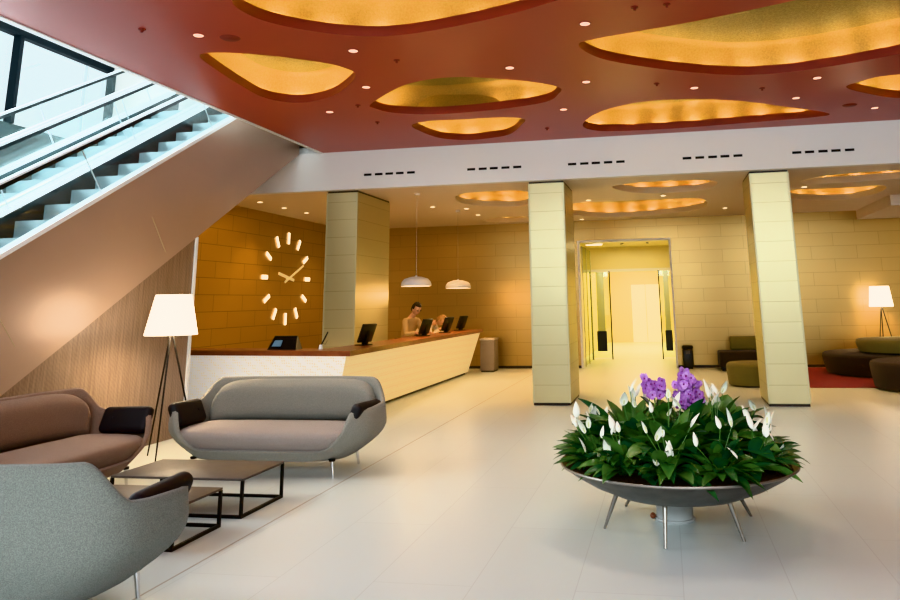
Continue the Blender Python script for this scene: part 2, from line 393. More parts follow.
# ------------------------------------------------------------------ light coves
def cove(key, P, z, H, col_lip, label, lip=.11, wide=.26, dash=.09, gap=.42, strip=M['strip'], group=None):
    t = thing('light_cove', label, 'ceiling light', (0, 0, 0))
    cx = sum(p[0] for p in P) / len(P); cy = sum(p[1] for p in P) / len(P)
    n = len(P)
    L1 = offset_loop(P, .025); O = offset_loop(P, wide)
    def ring(bm, loop, zz): return [bm.verts.new((x, y, zz)) for x, y in loop]
    def band(bm, a, b):
        for k in range(n): bm.faces.new([a[k], a[(k + 1) % n], b[(k + 1) % n], b[k]])
    bm = B(); r = [ring(bm, P, z), ring(bm, P, z + lip), ring(bm, L1, z + lip), ring(bm, L1, z + .012)]
    for a, b in zip(r, r[1:]): band(bm, a, b)
    obj('lip', bm, col_lip, t, angle=50)
    bm = B()
    rr = [ring(bm, L1, z + .012), ring(bm, O, z + .012)]
    for k in range(1, 7):
        a = k / 6 * PI / 2
        rr.append(ring(bm, offset_loop(P, wide - .20 * (1 - math.cos(a))), z + .012 + (H - .012) * math.sin(a)))
    for a, b in zip(rr, rr[1:]): band(bm, a, b)
    last = offset_loop(P, wide - .20)
    for tri in geometry.tessellate_polygon([[Vector((x, y, 0)) for x, y in last]]): bm.faces.new([rr[-1][i] for i in tri]).material_index = 1
    obj('gold_lining', bm, [M['gold_lining'], M['cove_top_shade']], t, angle=60)
    # dashed strip of warm lamps behind the lip
    loop = offset_loop(P, wide - .055); pts = [Vector((x, y, z + .08)) for x, y in loop]
    cum = [0.]
    for k in range(n): cum.append(cum[-1] + (pts[(k + 1) % n] - pts[k]).length)
    def at(d):
        d %= cum[-1]
        for k in range(n):
            if cum[k + 1] >= d: return pts[k].lerp(pts[(k + 1) % n], (d - cum[k]) / max(1e-6, cum[k + 1] - cum[k]))
        return pts[0]
    cnt = max(6, round(cum[-1] / (dash + gap))); bm = B()
    for q in range(cnt):
        d = cum[-1] * q / cnt; tube(bm, [at(d), at(d + dash)], .02, 6)
    obj('strip_light', bm, strip, t)
    return t
def pick(P, k=2):  # finer resampling so dashes are even
    out = []
    n = len(P)
    for i in range(n):
        a = Vector(P[i]); b = Vector(P[(i + 1) % n])
        for s in range(k): out.append(tuple(a.lerp(b, s / k)))
    return out
cl = dict(
A='large amber-lit ceiling recess cut off by the top edge of the picture, left of centre',
B='small rounded triangular amber-lit ceiling recess nearest the escalator',
C='long lens-shaped amber-lit ceiling recess in the middle of the red ceiling',
D='smallest amber-lit recess in the red ceiling, above the white bulkhead',
E='largest amber-lit ceiling recess, sweeping across the upper right of the red ceiling',
F='long flat amber-lit ceiling recess between the largest recess and the bulkhead at right',
G='amber-lit ceiling recess at the right edge of the red ceiling, cut by the picture edge')
for k in coves:
    cove(k, CS[k], ZC, .44, M['red_lip'], cl[k])
ll = dict(
H='warm recess in the low ceiling left of the middle column',
I='thin warm recess in the low ceiling close to the back wall above the reception pendants',
J='shallow pale recess in the low ceiling just right of the middle column, under the bulkhead',
K='long warm recess in the low ceiling in front of the hall opening',
L='shallow pale recess in the low ceiling right of the right-hand column, under the bulkhead',
M='warm recess in the low ceiling at the right, nearer the back wall')
M['strip2'] = mat('strip_light_soft', (1, .7, .3), .5, emit=(1, .70, .32), estr=85)
for k in low:
    cove(k, LS[k], ZL, .35, M['low_ceiling'], ll[k], lip=.12, wide=.22, strip=M['strip2'])

# ------------------------------------------------------------------ downlights, sensors, vents
def downlight(x, y, z, lens, ringm, r, label, group, first=[None, None]):
    t = thing('downlight', label, 'downlight', (x, y, z), 0, group)
    bm = B(); lathe(bm, [(r * .74, -.001), (r, -.006), (r * 1.02, 0), (r * .74, .0)], 20, cap=False); obj('trim_ring', bm, ringm, t)
    bm = B(); lathe(bm, [(0, -.0015), (r * .76, -.0015), (r * .76, 0), (0, 0)], 20, cap=False); obj('lens', bm, lens, t)
    return t
DL = [(-4.37,6.52),(-3.09,7.34),(-3.48,8.70),(-4.43,9.76),(-0.61,7.11),(-1.60,8.35),(-1.25,10.48),(-0.80,9.16),(0.52,9.79),(2.00,9.71),(1.90,10.68),(3.12,11.58),(0.54,6.55)]
proto = downlight(DL[0][0], DL[0][1], ZC, M['dl'], M['dl_ring'], .062, 'small round pinkish downlight set in the red ceiling', 'downlights in the red ceiling')
for x, y in DL[1:]:
    c = dup(proto); c.location = (x, y, ZC)
DL2 = [(-1.40,15.40),(0.07,15.18),(2.62,14.82),(-1.92,19.1),(1.42,17.81),(4.3,18.1),(-4.64,15.41),(-4.05,15.93),(-4.1,17.2),(-2.60,16.43),(4.9,14.9),(-7.51,13.55),(-7.49,15.5),(-7.52,14.54)]
p2 = downlight(DL2[0][0], DL2[0][1], ZL, M['dlw'], M['white'], .06, 'small round warm downlight set in the low pale ceiling', 'downlights in the low ceiling')
for x, y in DL2[1:]:
    if (x, y) == (4.3, 18.1): continue
    c = dup(p2); c.location = (x, y, ZL)
bm = B(); lathe(bm, [(0, -.035), (.012, -.034), (.012, -.012), (.035, -.008), (.035, 0), (0, 0)], 14, cap=False)
sp = obj('ceiling_sprinkler', bm, M['red_lip'], None, loc=(-4.78, 6.23, ZC)); tag(sp, 'tiny dark red sprinkler head on the red ceiling', 'sprinkler', 'sprinkler heads on the red ceiling')
for x, y in [(-2.75,7.75),(-4.01,10.5),(-3.91,9.5),(-0.12,6.78),(0.17,6.77),(0.05,9.45),(1.38,10.02),(-1.65,11.6)]:
    c = dup(sp); c.location = (x, y, ZC)
bm = B(); lathe(bm, [(0, -.012), (.085, -.010), (.10, 0), (0, 0)], 24, cap=False)
s1 = obj('ceiling_speaker', bm, M['red_lip'], None, loc=(-4.11, 6.66, ZC)); tag(s1, 'dark red round ceiling speaker near the escalator-side recess', 'speaker')
c = dup(s1); c.location = (2.72, 11.3, ZC); tag(c, 'dark red round ceiling speaker at the right by the bulkhead', 'speaker')
V = [[-4.93,-4.73,-4.54,-4.35,-4.15],[-3.09,-2.89,-2.70,-2.50,-2.30],[-1.38,-1.18,-.99,-.79,-.59],[.47,.67,.87,1.06,1.26],[2.15,2.34,2.54,2.73,2.93]]
VLn = ['row of five dark slot vents in the bulkhead above the left column', 'row of five dark slot vents in the bulkhead between left and middle columns',
       'row of five dark slot vents in the bulkhead just right of the middle column', 'row of five dark slot vents in the bulkhead just left of the right column',
       'row of five dark slot vents in the bulkhead right of the right column']
for xs, lb in zip(V, VLn):
    t = thing('slot_vent', lb, 'vent', (xs[2], YB, 3.79))
    for x in xs:
        bm = B(); box(bm, x - xs[2] - .068, x - xs[2] + .068, -.006, -.0005, -.019, .019); obj('slot', bm, M['vent'], t, smooth=False)

# ------------------------------------------------------------------ columns
def column(x0, x1, y0, y1, label, zt=3.55):
    t = thing('column', label, 'column', ((x0 + x1) / 2, (y0 + y1) / 2, 0))
    cx, cy = (x0 + x1) / 2, (y0 + y1) / 2
    bm = B(); box(bm, x0 - cx, x1 - cx, y0 - cy, y1 - cy, .04, zt - .03); obj('tiled_shaft', bm, M['col'], t, smooth=False)
    bm = B(); box(bm, x0 - cx + .01, x1 - cx - .01, y0 - cy + .01, y1 - cy - .01, 0, .04); obj('plinth', bm, M['skirt'], t, smooth=False)
    bm = B(); box(bm, x0 - cx + .01, x1 - cx - .01, y0 - cy + .01, y1 - cy - .01, zt - .03, zt); obj('shadow_gap', bm, M['skirt'], t, smooth=False)
    for x in (x0, x1):
        bm = B(); s = .022
        xa, xb = (x0 - .004, x0 + s) if x == x0 else (x1 - s, x1 + .004)
        box(bm, xa - cx, xb - cx, y0 - cy - .004, y0 - cy + s, .04, zt - .03, .002, 1); obj('corner_trim', bm, M['col_edge'], t, smooth=False)
    return t
column(-5.74, -5.17, 12.66, 14.3, 'gold tiled square column behind the reception counter, left of the pendants')
column(-2.15, -1.55, 12.66, 13.92, 'gold tiled square column in the middle, behind the planter bowl')
column(1.42, 2.02, 12.66, 13.75, 'gold tiled square column at the right, beside the red rug')

# ------------------------------------------------------------------ hall behind the opening
YE = 31.
bm = B(); box(bm, DX0 - .35, DX0 - .25, YW + .2, YE, 0, 3.3); struct('wall_hall_left', bm, M['lobby_wall'], smooth=False)
bm = B(); box(bm, DX1 + .25, DX1 + .35, YW + .2, YE, 0, 3.3); struct('wall_hall_right', bm, M['lobby_wall'], smooth=False)
bm = B(); box(bm, DX0 - .35, DX1 + .35, YE, YE + .1, 0, 3.3); struct('wall_hall_end', bm, M['lobby_wall'], 'pale yellow end wall of the lift hall', smooth=False)
bm = B(); box(bm, DX0 - .35, DX1 + .35, YW + .2, YE, 3.1, 3.2); struct('ceiling_hall', bm, M['lobby_wall'], smooth=False)
bm = B(); box(bm, DX0 - .25, DX1 + .25, 23.0, 23.15, 2.45, 3.1); struct('trim_4', bm, M['lobby_wall'], 'header over the inner glass doors', smooth=False)
bm = B(); box(bm, DX0 - .25, DX1 + .25, 22.97, 23.0, 2.38, 2.47); struct('trim_5', bm, M['white'], 'pale edge under the header of the glass doors', smooth=False)
bm = B(); box(bm, DX0 + .001, DX0 + .05, YW - .02, YW + .2, 0, DZ); box(bm, DX1 - .05, DX1 - .001, YW - .02, YW + .2, 0, DZ); box(bm, DX0 + .05, DX1 - .05, YW - .02, YW + .2, DZ - .05, DZ)
struct('door_1', bm, M['white'], 'pale frame of the hall opening', smooth=False)
bm = B(); box(bm, DX0, DX1, 22.6, 22.75, 0, .002); struct('trim_6', bm, M['trim_white'], 'pale threshold strip of the hall', smooth=False)
# end doors of the hall
for i, x in enumerate((-1.30, -.75)):
    bm = B(); box(bm, x, x + .53, YE - .03, YE - .001, 0, 2.15, .004, 1)
    o = obj('lift_door', bm, M['lobby_glow'], smooth=False); tag(o, ('left', 'right')[i] + ' leaf of the pale door at the far end of the hall', 'door')
# sliding glass door panels with black kick plates
def glass_door(x0, x1, y, label):
    t = thing('glass_door', label, 'door', ((x0 + x1) / 2, y, 0)); w = (x1 - x0) / 2
    bm = B(); box(bm, -w, w, -.006, .006, .05, 2.36); obj('pane', bm, M['door_glass'], t, smooth=False)
    bm = B(); box(bm, -w * .5, w * .5, -.02, .02, .22, .76, .006, 1); obj('black_plate', bm, M['black'], t, smooth=False)
    for s in (-1, 1):
        bm = B(); box(bm, s * w - .018, s * w + .018, -.02, .02, 0, 2.38, .004, 1); obj('frame_post', bm, M['blackmetal'], t, smooth=False)
    bm = B(); box(bm, -w * .4, w * .4, -.015, .015, .76, 2.36, .004, 1); obj('green_panel', bm, M['frost'], t, smooth=False)
    return t
glass_door(-2.06, -1.52, 22.2, 'open glass door leaf with a black plate at the left of the hall opening')
glass_door(-.16, .22, 22.2, 'open glass door leaf with a black plate at the right of the hall opening')
bm = B(); box(bm, -.2, .2, -.012, .012, 0, 2.3); t0 = None
t = thing('glass_screen', 'tall clear glass side screen inside the hall opening at the left', 'glass screen', (-2.02, 20.9, 0))
bm.free(); bm = B(); box(bm, -.006, .006, -1.1, 1.1, .03, 2.95); obj('pane', bm, M['door_glass'], t, smooth=False)
for y in (-1.1, -.1, 1.1):
    bm = B(); box(bm, -.012, .012, y - .012, y + .012, 0, 2.95); obj('frame_post', bm, M['col_edge'], t, smooth=False)
# slots in hall ceiling
for i, (x, y) in enumerate([(-1.35, 20.6), (-.85, 20.5), (-.45, 20.5), (-1.1, 21.6), (-.4, 21.5), (.0, 20.3)]):
    bm = B(); box(bm, -.03, .03, -.22, .22, -.012, -.001); o = obj('linear_vent', bm, M['tabletop'], None, smooth=False, loc=(x, y, 3.1), rot=(0, 0, .15 * (i % 2)))
    tag(o, 'short dark slot in the pale hall ceiling', 'vent', 'slots in the hall ceiling')
t = thing('spotlight', 'bright white spotlight bar under the hall ceiling at the left of the opening', 'light', (-1.75, 20.3, 3.1))
bm = B(); box(bm, -.22, .22, -.03, .03, -.1, -.06, .005, 1); tube(bm, [(-.15, 0, 0), (-.15, 0, -.07)], .008, 6); tube(bm, [(.15, 0, 0), (.15, 0, -.07)], .008, 6); obj('housing', bm, M['white'], t)
bm = B(); box(bm, -.2, .2, -.025, .025, -.106, -.1005); obj('diffuser', bm, M['bulb'], t, smooth=False)
bm = B(); lathe(bm, [(0, -.03), (.09, -.02), (.11, 0), (0, 0)], 20, cap=False)
o = obj('ceiling_lamp', bm, M['bulb'], loc=(-.95, 25.5, 3.1)); tag(o, 'round bright lamp on the far hall ceiling beyond the glass doors', 'light')
# black luggage-like litter bin on the back wall
t = thing('litter_bin', 'black upright litter bin standing by the back wall right of the hall opening', 'bin', (.43, 19.25, 0))
bm = B(); box(bm, -.12, .12, -.12, .12, .02, .44, .03, 3); obj('body', bm, M['black'], t)
bm = B(); box(bm, -.13, .13, -.13, .13, .44, .52, .04, 3); obj('lid', bm, M['blackmetal'], t)
bm = B(); box(bm, -.05, .05, -.134, -.118, .33, .42, .006, 1); obj('flap', bm, M['tabletop'], t)
bm = B(); box(bm, -.1, .1, -.1, .1, 0, .02); obj('base', bm, M['blackmetal'], t, smooth=False)

# ------------------------------------------------------------------ escalators
def inc(y, c): return .577 * y + c
def escalator(x1, x0, label, nc, yend=12.45):
    """x1: near edge (right), x0: far edge (left)"""
    t = thing('escalator', label, 'escalator', ((x0 + x1) / 2, 3.2, 0))
    ox, oy = (x0 + x1) / 2, 3.2
    T = Matrix.Translation((-ox, -oy, 0))
    def part(name, bm, m, **k):
        bmesh.ops.transform(bm, matrix=T, verts=bm.verts); return obj(name, bm, m, t, **k)
    # truss with cladding
    poly = [(2.75, .0), (5.165, .0), (yend, inc(yend, -2.98)), (yend, inc(yend, nc - .055)), (2.75, .02)]
    sx0, sx1 = x1 - .045, x1
    bm = B(); prism_x(bm, poly, sx0, sx1)
    part('cladding', bm, M['bronze'], smooth=False)
    poly = poly[:3] + [(yend, inc(yend, -1.75)), (2.9, .02)]
    bm = B(); prism_x(bm, poly, x0, x0 + .045); part('cladding', bm, M['bronze'], smooth=False)
    bm = B(); hexa(bm, [(x0 + .045, 5.2, .02), (x1 - .045, 5.2, .02), (x1 - .045, 5.2, .06), (x0 + .045, 5.2, .06)] + [(x0 + .045, yend, inc(yend, -2.98)), (x1 - .045, yend, inc(yend, -2.98)), (x1 - .045, yend, inc(yend, -2.93)), (x0 + .045, yend, inc(yend, -2.93))])
    part('soffit', bm, M['bronze'], smooth=False)
    # decks
    def slope(xa, xb, ca, cb, y0=2.9, y1=yend):
        bm = B(); hexa(bm, [(xa, y0, inc(y0, ca)), (xb, y0, inc(y0, ca)), (xb, y0, inc(y0, cb)), (xa, y0, inc(y0, cb)), (xa, y1, inc(y1, ca)), (xb, y1, inc(y1, ca)), (xb, y1, inc(y1, cb)), (xa, y1, inc(y1, cb))]); return bm
    part('deck', slope(x1 - .10, x1 + .012, nc - .055, nc), M['trim_white'], smooth=False)
    part('deck', slope(x0 - .01, x0 + .24, -1.70, -1.655), M['deck'], smooth=False)
    part('deck_groove', slope(x0 + .12, x0 + .128, -1.655, -1.652), M['steel'], smooth=False)
    part('deck_edge', slope(x0 + .235, x0 + .26, -1.735, -1.66), M['rubber'], smooth=False)
    part('skirt', slope(x0 + .2, x0 + .245, -2.15, -1.70), M['skirt'], smooth=False)
    part('skirt', slope(x1 - .10, x1 - .07, -2.15, nc - .055), M['steel'], smooth=False)
    # steps
    a, b = x0 + .25, x1 - .105
    st = None
    for k in range(-11, 12):
        y = 7.64 + .405 * k; z = 2.61 + .2337 * k
        if z < .2 or y + .42 > yend: continue
        if st is None:
            bm = B(); box(bm, a, b, 0, .40, -.03, 0); box(bm, a, b, -.003, .02, -.233, -.0005)
            bmesh.ops.transform(bm, matrix=Matrix.Translation((-ox, 0, 0)), verts=bm.verts)
            st = obj('step', bm, M['step'], t, smooth=False); st.location = (0, y - oy, z)
        else:
            c = st.copy(); COL.objects.link(c); c.location = (0, y - oy, z)
    # glass balustrades and handrails
    for xg, cb in ((x1 - .05, nc), (x0 + .05, -1.655)):
        y = 3.2
        while y < yend - .3:
            y2 = min(y + 2.1, yend)
            # panel joints square to the slope
            s = .30
            bm = B(); hexa(bm, [(xg - .006, y + .32, inc(y + .32, cb)), (xg + .006, y + .32, inc(y + .32, cb)), (xg + .006, y2 + .31, inc(y2 + .31, cb)), (xg - .006, y2 + .31, inc(y2 + .31, cb)),
                          (xg - .006, y - .05, inc(y - .05, -.90)), (xg + .006, y - .05, inc(y - .05, -.90)), (xg + .006, y2 - .06, inc(y2 - .06, -.90)), (xg - .006, y2 - .06, inc(y2 - .06, -.90))])
            part('glass_panel', bm, M['glass'], smooth=False)
            if y > 4:
                bm = B(); tube(bm, [(xg, y + .315, inc(y + .315, cb)), (xg, y - .055, inc(y - .055, -.90))], .008, 6); part('glass_joint', bm, M['steel'])
            y = y2
        bm = B(); pts = [(xg, yy, inc(yy, -.84)) for yy in (2.9, 5, 8, yend)]
        hexa(bm, [(xg - .04, 2.9, inc(2.9, -.90)), (xg + .04, 2.9, inc(2.9, -.90)), (xg + .04, yend, inc(yend, -.90)), (xg - .04, yend, inc(yend, -.90)),
                  (xg - .04, 2.9, inc(2.9, -.85)), (xg + .04, 2.9, inc(2.9, -.85)), (xg + .04, yend, inc(yend, -.85)), (xg - .04, yend, inc(yend, -.85))])
        tube(bm, [(xg, 2.9, inc(2.9, -.90)), (xg, 2.78, inc(2.9, -1.0)), (xg, 2.78, .55), (xg, 2.9, .35)], .035, 8)
        part('handrail', bm, M['rubber'], smooth=False)
        bm = B(); hexa(bm, [(xg - .036, 2.9, inc(2.9, -.85)), (xg + .036, 2.9, inc(2.9, -.85)), (xg + .036, yend, inc(yend, -.85)), (xg - .036, yend, inc(yend, -.85)),
                  (xg - .03, 2.9, inc(2.9, -.825)), (xg + .03, 2.9, inc(2.9, -.825)), (xg + .03, yend, inc(yend, -.825)), (xg - .03, yend, inc(yend, -.825))])
        part('handrail_top_sheen', bm, M['deck'], smooth=False)  # pale top strip paints in sky light on the dark handrail
    bm = B(); box(bm, x0 + .1, x1 - .1, 2.3, 3.3, 0, .03); part('landing_plate', bm, M['steel'], smooth=False)
    return t
e1 = escalator(-6.2, -7.52, 'nearer escalator with bronze cladding, rising to the right above the rippled wall', -1.545)
e2 = escalator(-7.56, -8.88, 'farther escalator running beside the nearer one below the high windows', -1.645)
# thin seams in the bronze cladding
for (ya, za, yb, zb) in ((8.58, 2.71, 8.90, 2.30), (6.45, 1.56, 6.69, 1.27)):
    bm = B(); tube(bm, [(.0135, ya - 3.2, za), (.0135, yb - 3.2, zb)], .003, 5); 
    o = obj('panel_seam', bm, M['col_edge'], e1); o.location = (-6.2 + 6.86 - .012, 0, 0)

# ------------------------------------------------------------------ clock
CX, CYc, CZ = -8.2, 16.12, 2.2
t = thing('wall_clock', 'large wall clock of twelve glowing bar markers and two gold hands', 'clock', (CX, CYc, CZ))
RY, RZ = 1.0, .875
for k in range(12):
    a = k * PI / 6                                   # from 12 o'clock; screen right = +Y
    y, z = math.sin(a) * RY, math.cos(a) * RZ
    Lr, W = .125, .042
    bm = B(); box(bm, .0, .012, -W, W, -Lr, Lr, .006, 1)
    bmesh.ops.transform(bm, matrix=Matrix.Translation((.012, y, z)) @ Matrix.Rotation(-a, 4, 'X'), verts=bm.verts)
    obj('hour_marker', bm, M['clock'], t, smooth=False)
def hand(name, y, z, back, w):
    d = Vector((0, y, z)); n = Vector((0, -z, y)).normalized() * w
    p0, p1 = -d.normalized() * back, d
    bm = B(); q = [p0 - n, p1 - n, p1 + n, p0 + n]; off = Vector((.06, 0, 0)); off2 = Vector((.08, 0, 0))
    hexa(bm, [v + off for v in q] + [v + off2 for v in q]); obj(name, bm, M['hand'], t, smooth=False)
hand('minute_hand', .66, .30, .22, .022); hand('hour_hand', -.50, .09, .22, .03)
bm = B(); tube(bm, [(0, 0, 0), (.09, 0, 0)], .035, 12); obj('hub', bm, M['hand'], t)

# ------------------------------------------------------------------ reception counter
CT = .99
t = thing('reception_counter', 'long L-shaped reception counter with wooden top and pale perforated front', 'counter', (0, 0, 0))
N0 = Vector((-4.25, 10.28)); N1 = Vector((-4.25, 18.2)); W0 = Vector((-6.85, 10.70))
def quad_slab(bm, pts, z0, z1): hexa(bm, [(x, y, z0) for x, y in pts] + [(x, y, z1) for x, y in pts])
bm = B()
quad_slab(bm, [(-8.15, 10.96), (-4.25, 10.28), (-4.86, 10.95), (-8.15, 11.5)], CT - .07, CT)
obj('counter_top', bm, M['wood'], t, smooth=False)
bm = B(); quad_slab(bm, [(-4.25, 10.28), (-4.25, 18.2), (-4.80, 18.2), (-4.86, 10.95)], CT - .07, CT + .0005)
obj('counter_top', bm, M['wood'], t, smooth=False)
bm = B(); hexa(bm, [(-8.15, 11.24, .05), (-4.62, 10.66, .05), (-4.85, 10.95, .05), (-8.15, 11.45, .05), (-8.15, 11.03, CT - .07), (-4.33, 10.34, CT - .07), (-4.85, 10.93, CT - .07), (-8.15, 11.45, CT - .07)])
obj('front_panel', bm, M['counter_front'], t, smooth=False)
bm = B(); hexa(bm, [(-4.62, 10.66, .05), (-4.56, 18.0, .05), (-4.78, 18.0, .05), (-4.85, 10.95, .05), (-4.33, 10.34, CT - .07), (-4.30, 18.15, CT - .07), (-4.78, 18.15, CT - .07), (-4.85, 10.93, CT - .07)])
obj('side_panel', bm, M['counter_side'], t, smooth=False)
bm = B(); hexa(bm, [(-8.15, 11.3, 0), (-4.68, 10.74, 0), (-4.84, 10.97, 0), (-8.15, 11.4, 0)] + [(-8.15, 11.3, .05), (-4.68, 10.74, .05), (-4.84, 10.97, .05), (-8.15, 11.4, .05)])
hexa(bm, [(-4.68, 10.74, 0), (-4.62, 17.95, 0), (-4.77, 17.95, 0), (-4.84, 10.97, 0)] + [(-4.68, 10.74, .05), (-4.62, 17.95, .05), (-4.77, 17.95, .05), (-4.84, 10.97, .05)])
obj('toe_kick', bm, M['skirt'], t, smooth=False)
# back cabinet
t = thing('side_cabinet', 'low taupe cabinet between the end of the counter and the back wall', 'cabinet', (-4.22, 18.75, 0))
bm = B(); box(bm, -.17, .17, -.25, .25, .03, .72, .01, 2); obj('body', bm, M['fab_taupe'], t)
bm = B(); box(bm, -.18, .18, -.26, .26, .72, .76, .008, 2); obj('top', bm, M['low_ceiling'], t)
bm = B(); box(bm, -.15, .15, -.23, .23, 0, .03); obj('plinth', bm, M['black'], t, smooth=False)

def terminal(x, y, rz, label, h=.31):
    t = thing('desk_monitor', label, 'monitor', (x, y, CT), rz)
    bm = B(); box(bm, -.11, .11, -.09, .09, 0, .015, .005, 2); obj('base', bm, M['black'], t)
    R = Matrix.Translation((0, .0, .03)) @ Matrix.Rotation(math.radians(-22), 4, 'X')
    bm = B(); box(bm, -.17, .17, -.018, .018, .02, h, .008, 2, M4=None); bmesh.ops.transform(bm, matrix=R, verts=bm.verts); obj('screen_housing', bm, M['black'], t)
    bm = B(); box(bm, -.15, .15, -.0195, -.0182, .05, h - .03); bmesh.ops.transform(bm, matrix=R, verts=bm.verts); obj('screen', bm, M['screen'], t, smooth=False)
    bm = B(); hexa(bm, [(-.03, -.02, .012), (.03, -.02, .012), (.03, .06, .012), (-.03, .06, .012), (-.03, .02, .2), (.03, .02, .2), (.03, .10, .22), (-.03, .10, .22)]); obj('stand', bm, M['blackmetal'], t)
    return t
terminal(-4.62, 11.7, math.radians(-105), 'black monitor on the counter beside the left column, nearest the counter corner')
terminal(-4.62, 14.75, math.radians(-105), 'black monitor on the counter right in front of the dark-haired receptionist')
terminal(-4.62, 16.3, math.radians(-105), 'black monitor on the counter hiding the face of the bent second receptionist')
terminal(-4.62, 17.5, math.radians(-105), 'black monitor nearest the far end of the counter')
t = thing('counter_display', 'low wide black display device on the counter below the clock', 'monitor', (-5.45, 10.78, CT), math.radians(-8))
bm = B(); hexa(bm, [(-.24, -.1, .0), (.24, -.1, .0), (.22, .1, 0), (-.22, .1, 0), (-.19, .0, .19), (.19, .0, .19), (.17, .05, .19), (-.17, .05, .19)]); obj('body', bm, M['black'], t, smooth=False)
bm = B(); hexa(bm, [(-.18, -.085, .045), (-.03, -.085, .045), (-.03, -.08, .045), (-.18, -.08, .045), (-.16, -.035, .13), (-.03, -.035, .13), (-.03, -.03, .13), (-.16, -.03, .13)]); obj('screen', bm, M['screen'], t, smooth=False)
t = thing('pen_holder', 'small white holder with one black pen on the counter in front of the left column', 'pen holder', (-4.88, 10.72, CT))
bm = B(); lathe(bm, [(.03, 0), (.032, .01), (.022, .06), (.016, .065), (0, .06)], 16); obj('holder', bm, M['trim_white'], t)
bm = B(); tube(bm, [(0, 0, .05), (.03, 0, .10), (.10, .01, .24)], [.006, .012, .009], 8); obj('pen', bm, M['black'], t)
bm = B(); tube(bm, [(.03, 0, .08), (.07, .0, .07), (.10, 0, .12)], .0025, 6); obj('cord', bm, M['black'], t)

def pendant(x, y, label):
    t = thing('pendant_lamp', label, 'pendant lamp', (x, y, 1.90))
    bm = B(); lathe(bm, [(.265, 0), (.27, .03), (.255, .08), (.21, .13), (.10, .165), (.02, .172), (.02, .19), (0, .19)], 36, cap=False)
    lathe(bm, [(.255, .004), (.245, .07), (.20, .12), (0, .15)], 36, cap=False); obj('shade', bm, M['pendant'], t)
    bm = B(); lathe(bm, [(0, .012), (.25, .012), (.25, .018), (0, .018)], 36, cap=False); obj('diffuser', bm, M['bulb'], t)
    bm = B(); tube(bm, [(0, 0, .18), (0, 0, 1.64)], .0022, 6); obj('cord', bm, M['steel'], t)
    bm = B(); lathe(bm, [(0, 1.65), (.05, 1.65), (.05, 1.625), (0, 1.625)], 20, cap=False); obj('ceiling_rose', bm, M['pendant'], t)
    return t
pendant(-4.33, 13.4, 'white dome pendant lamp above the dark-haired receptionist, the nearer of two')
pendant(-4.31, 16.2, 'white dome pendant lamp above the far half of the counter, the farther of two')

# ------------------------------------------------------------------ sofas
def se(a, p=3.3):     # superellipse unit point; a=0 is front (-y)
    s, c = math.sin(a), math.cos(a)
    return math.copysign(abs(s) ** (2 / p), s), -math.copysign(abs(c) ** (2 / p), c)
def sstep(a, b, x):
    t = max(0., min(1., (x - a) / (b - a))); return t * t * (3 - 2 * t)
def rim_z(a):
    d = abs(math.degrees(math.atan2(math.sin(a), math.cos(a))))   # 0 front .. 180 back
    z = .24 + (.60 - .24) * sstep(34, 56, d)
    z += .03 * sstep(70, 112, d)
    z += (.84 - .63) * sstep(103, 132, d)
    return z
def ext(z):
    g = math.sin(min(1., max(0., (z - .15) / .30)) * PI / 2)
    return .80 + .30 * g - .10 * max(0, z - .45), .42 + .11 * g - .08 * max(0, z - .5)
def shell_pt(a, z, shrink=0.):
    A, Bb = ext(z); x, y = se(a)
    return Vector((x * (A - shrink), y * (Bb - shrink), z))
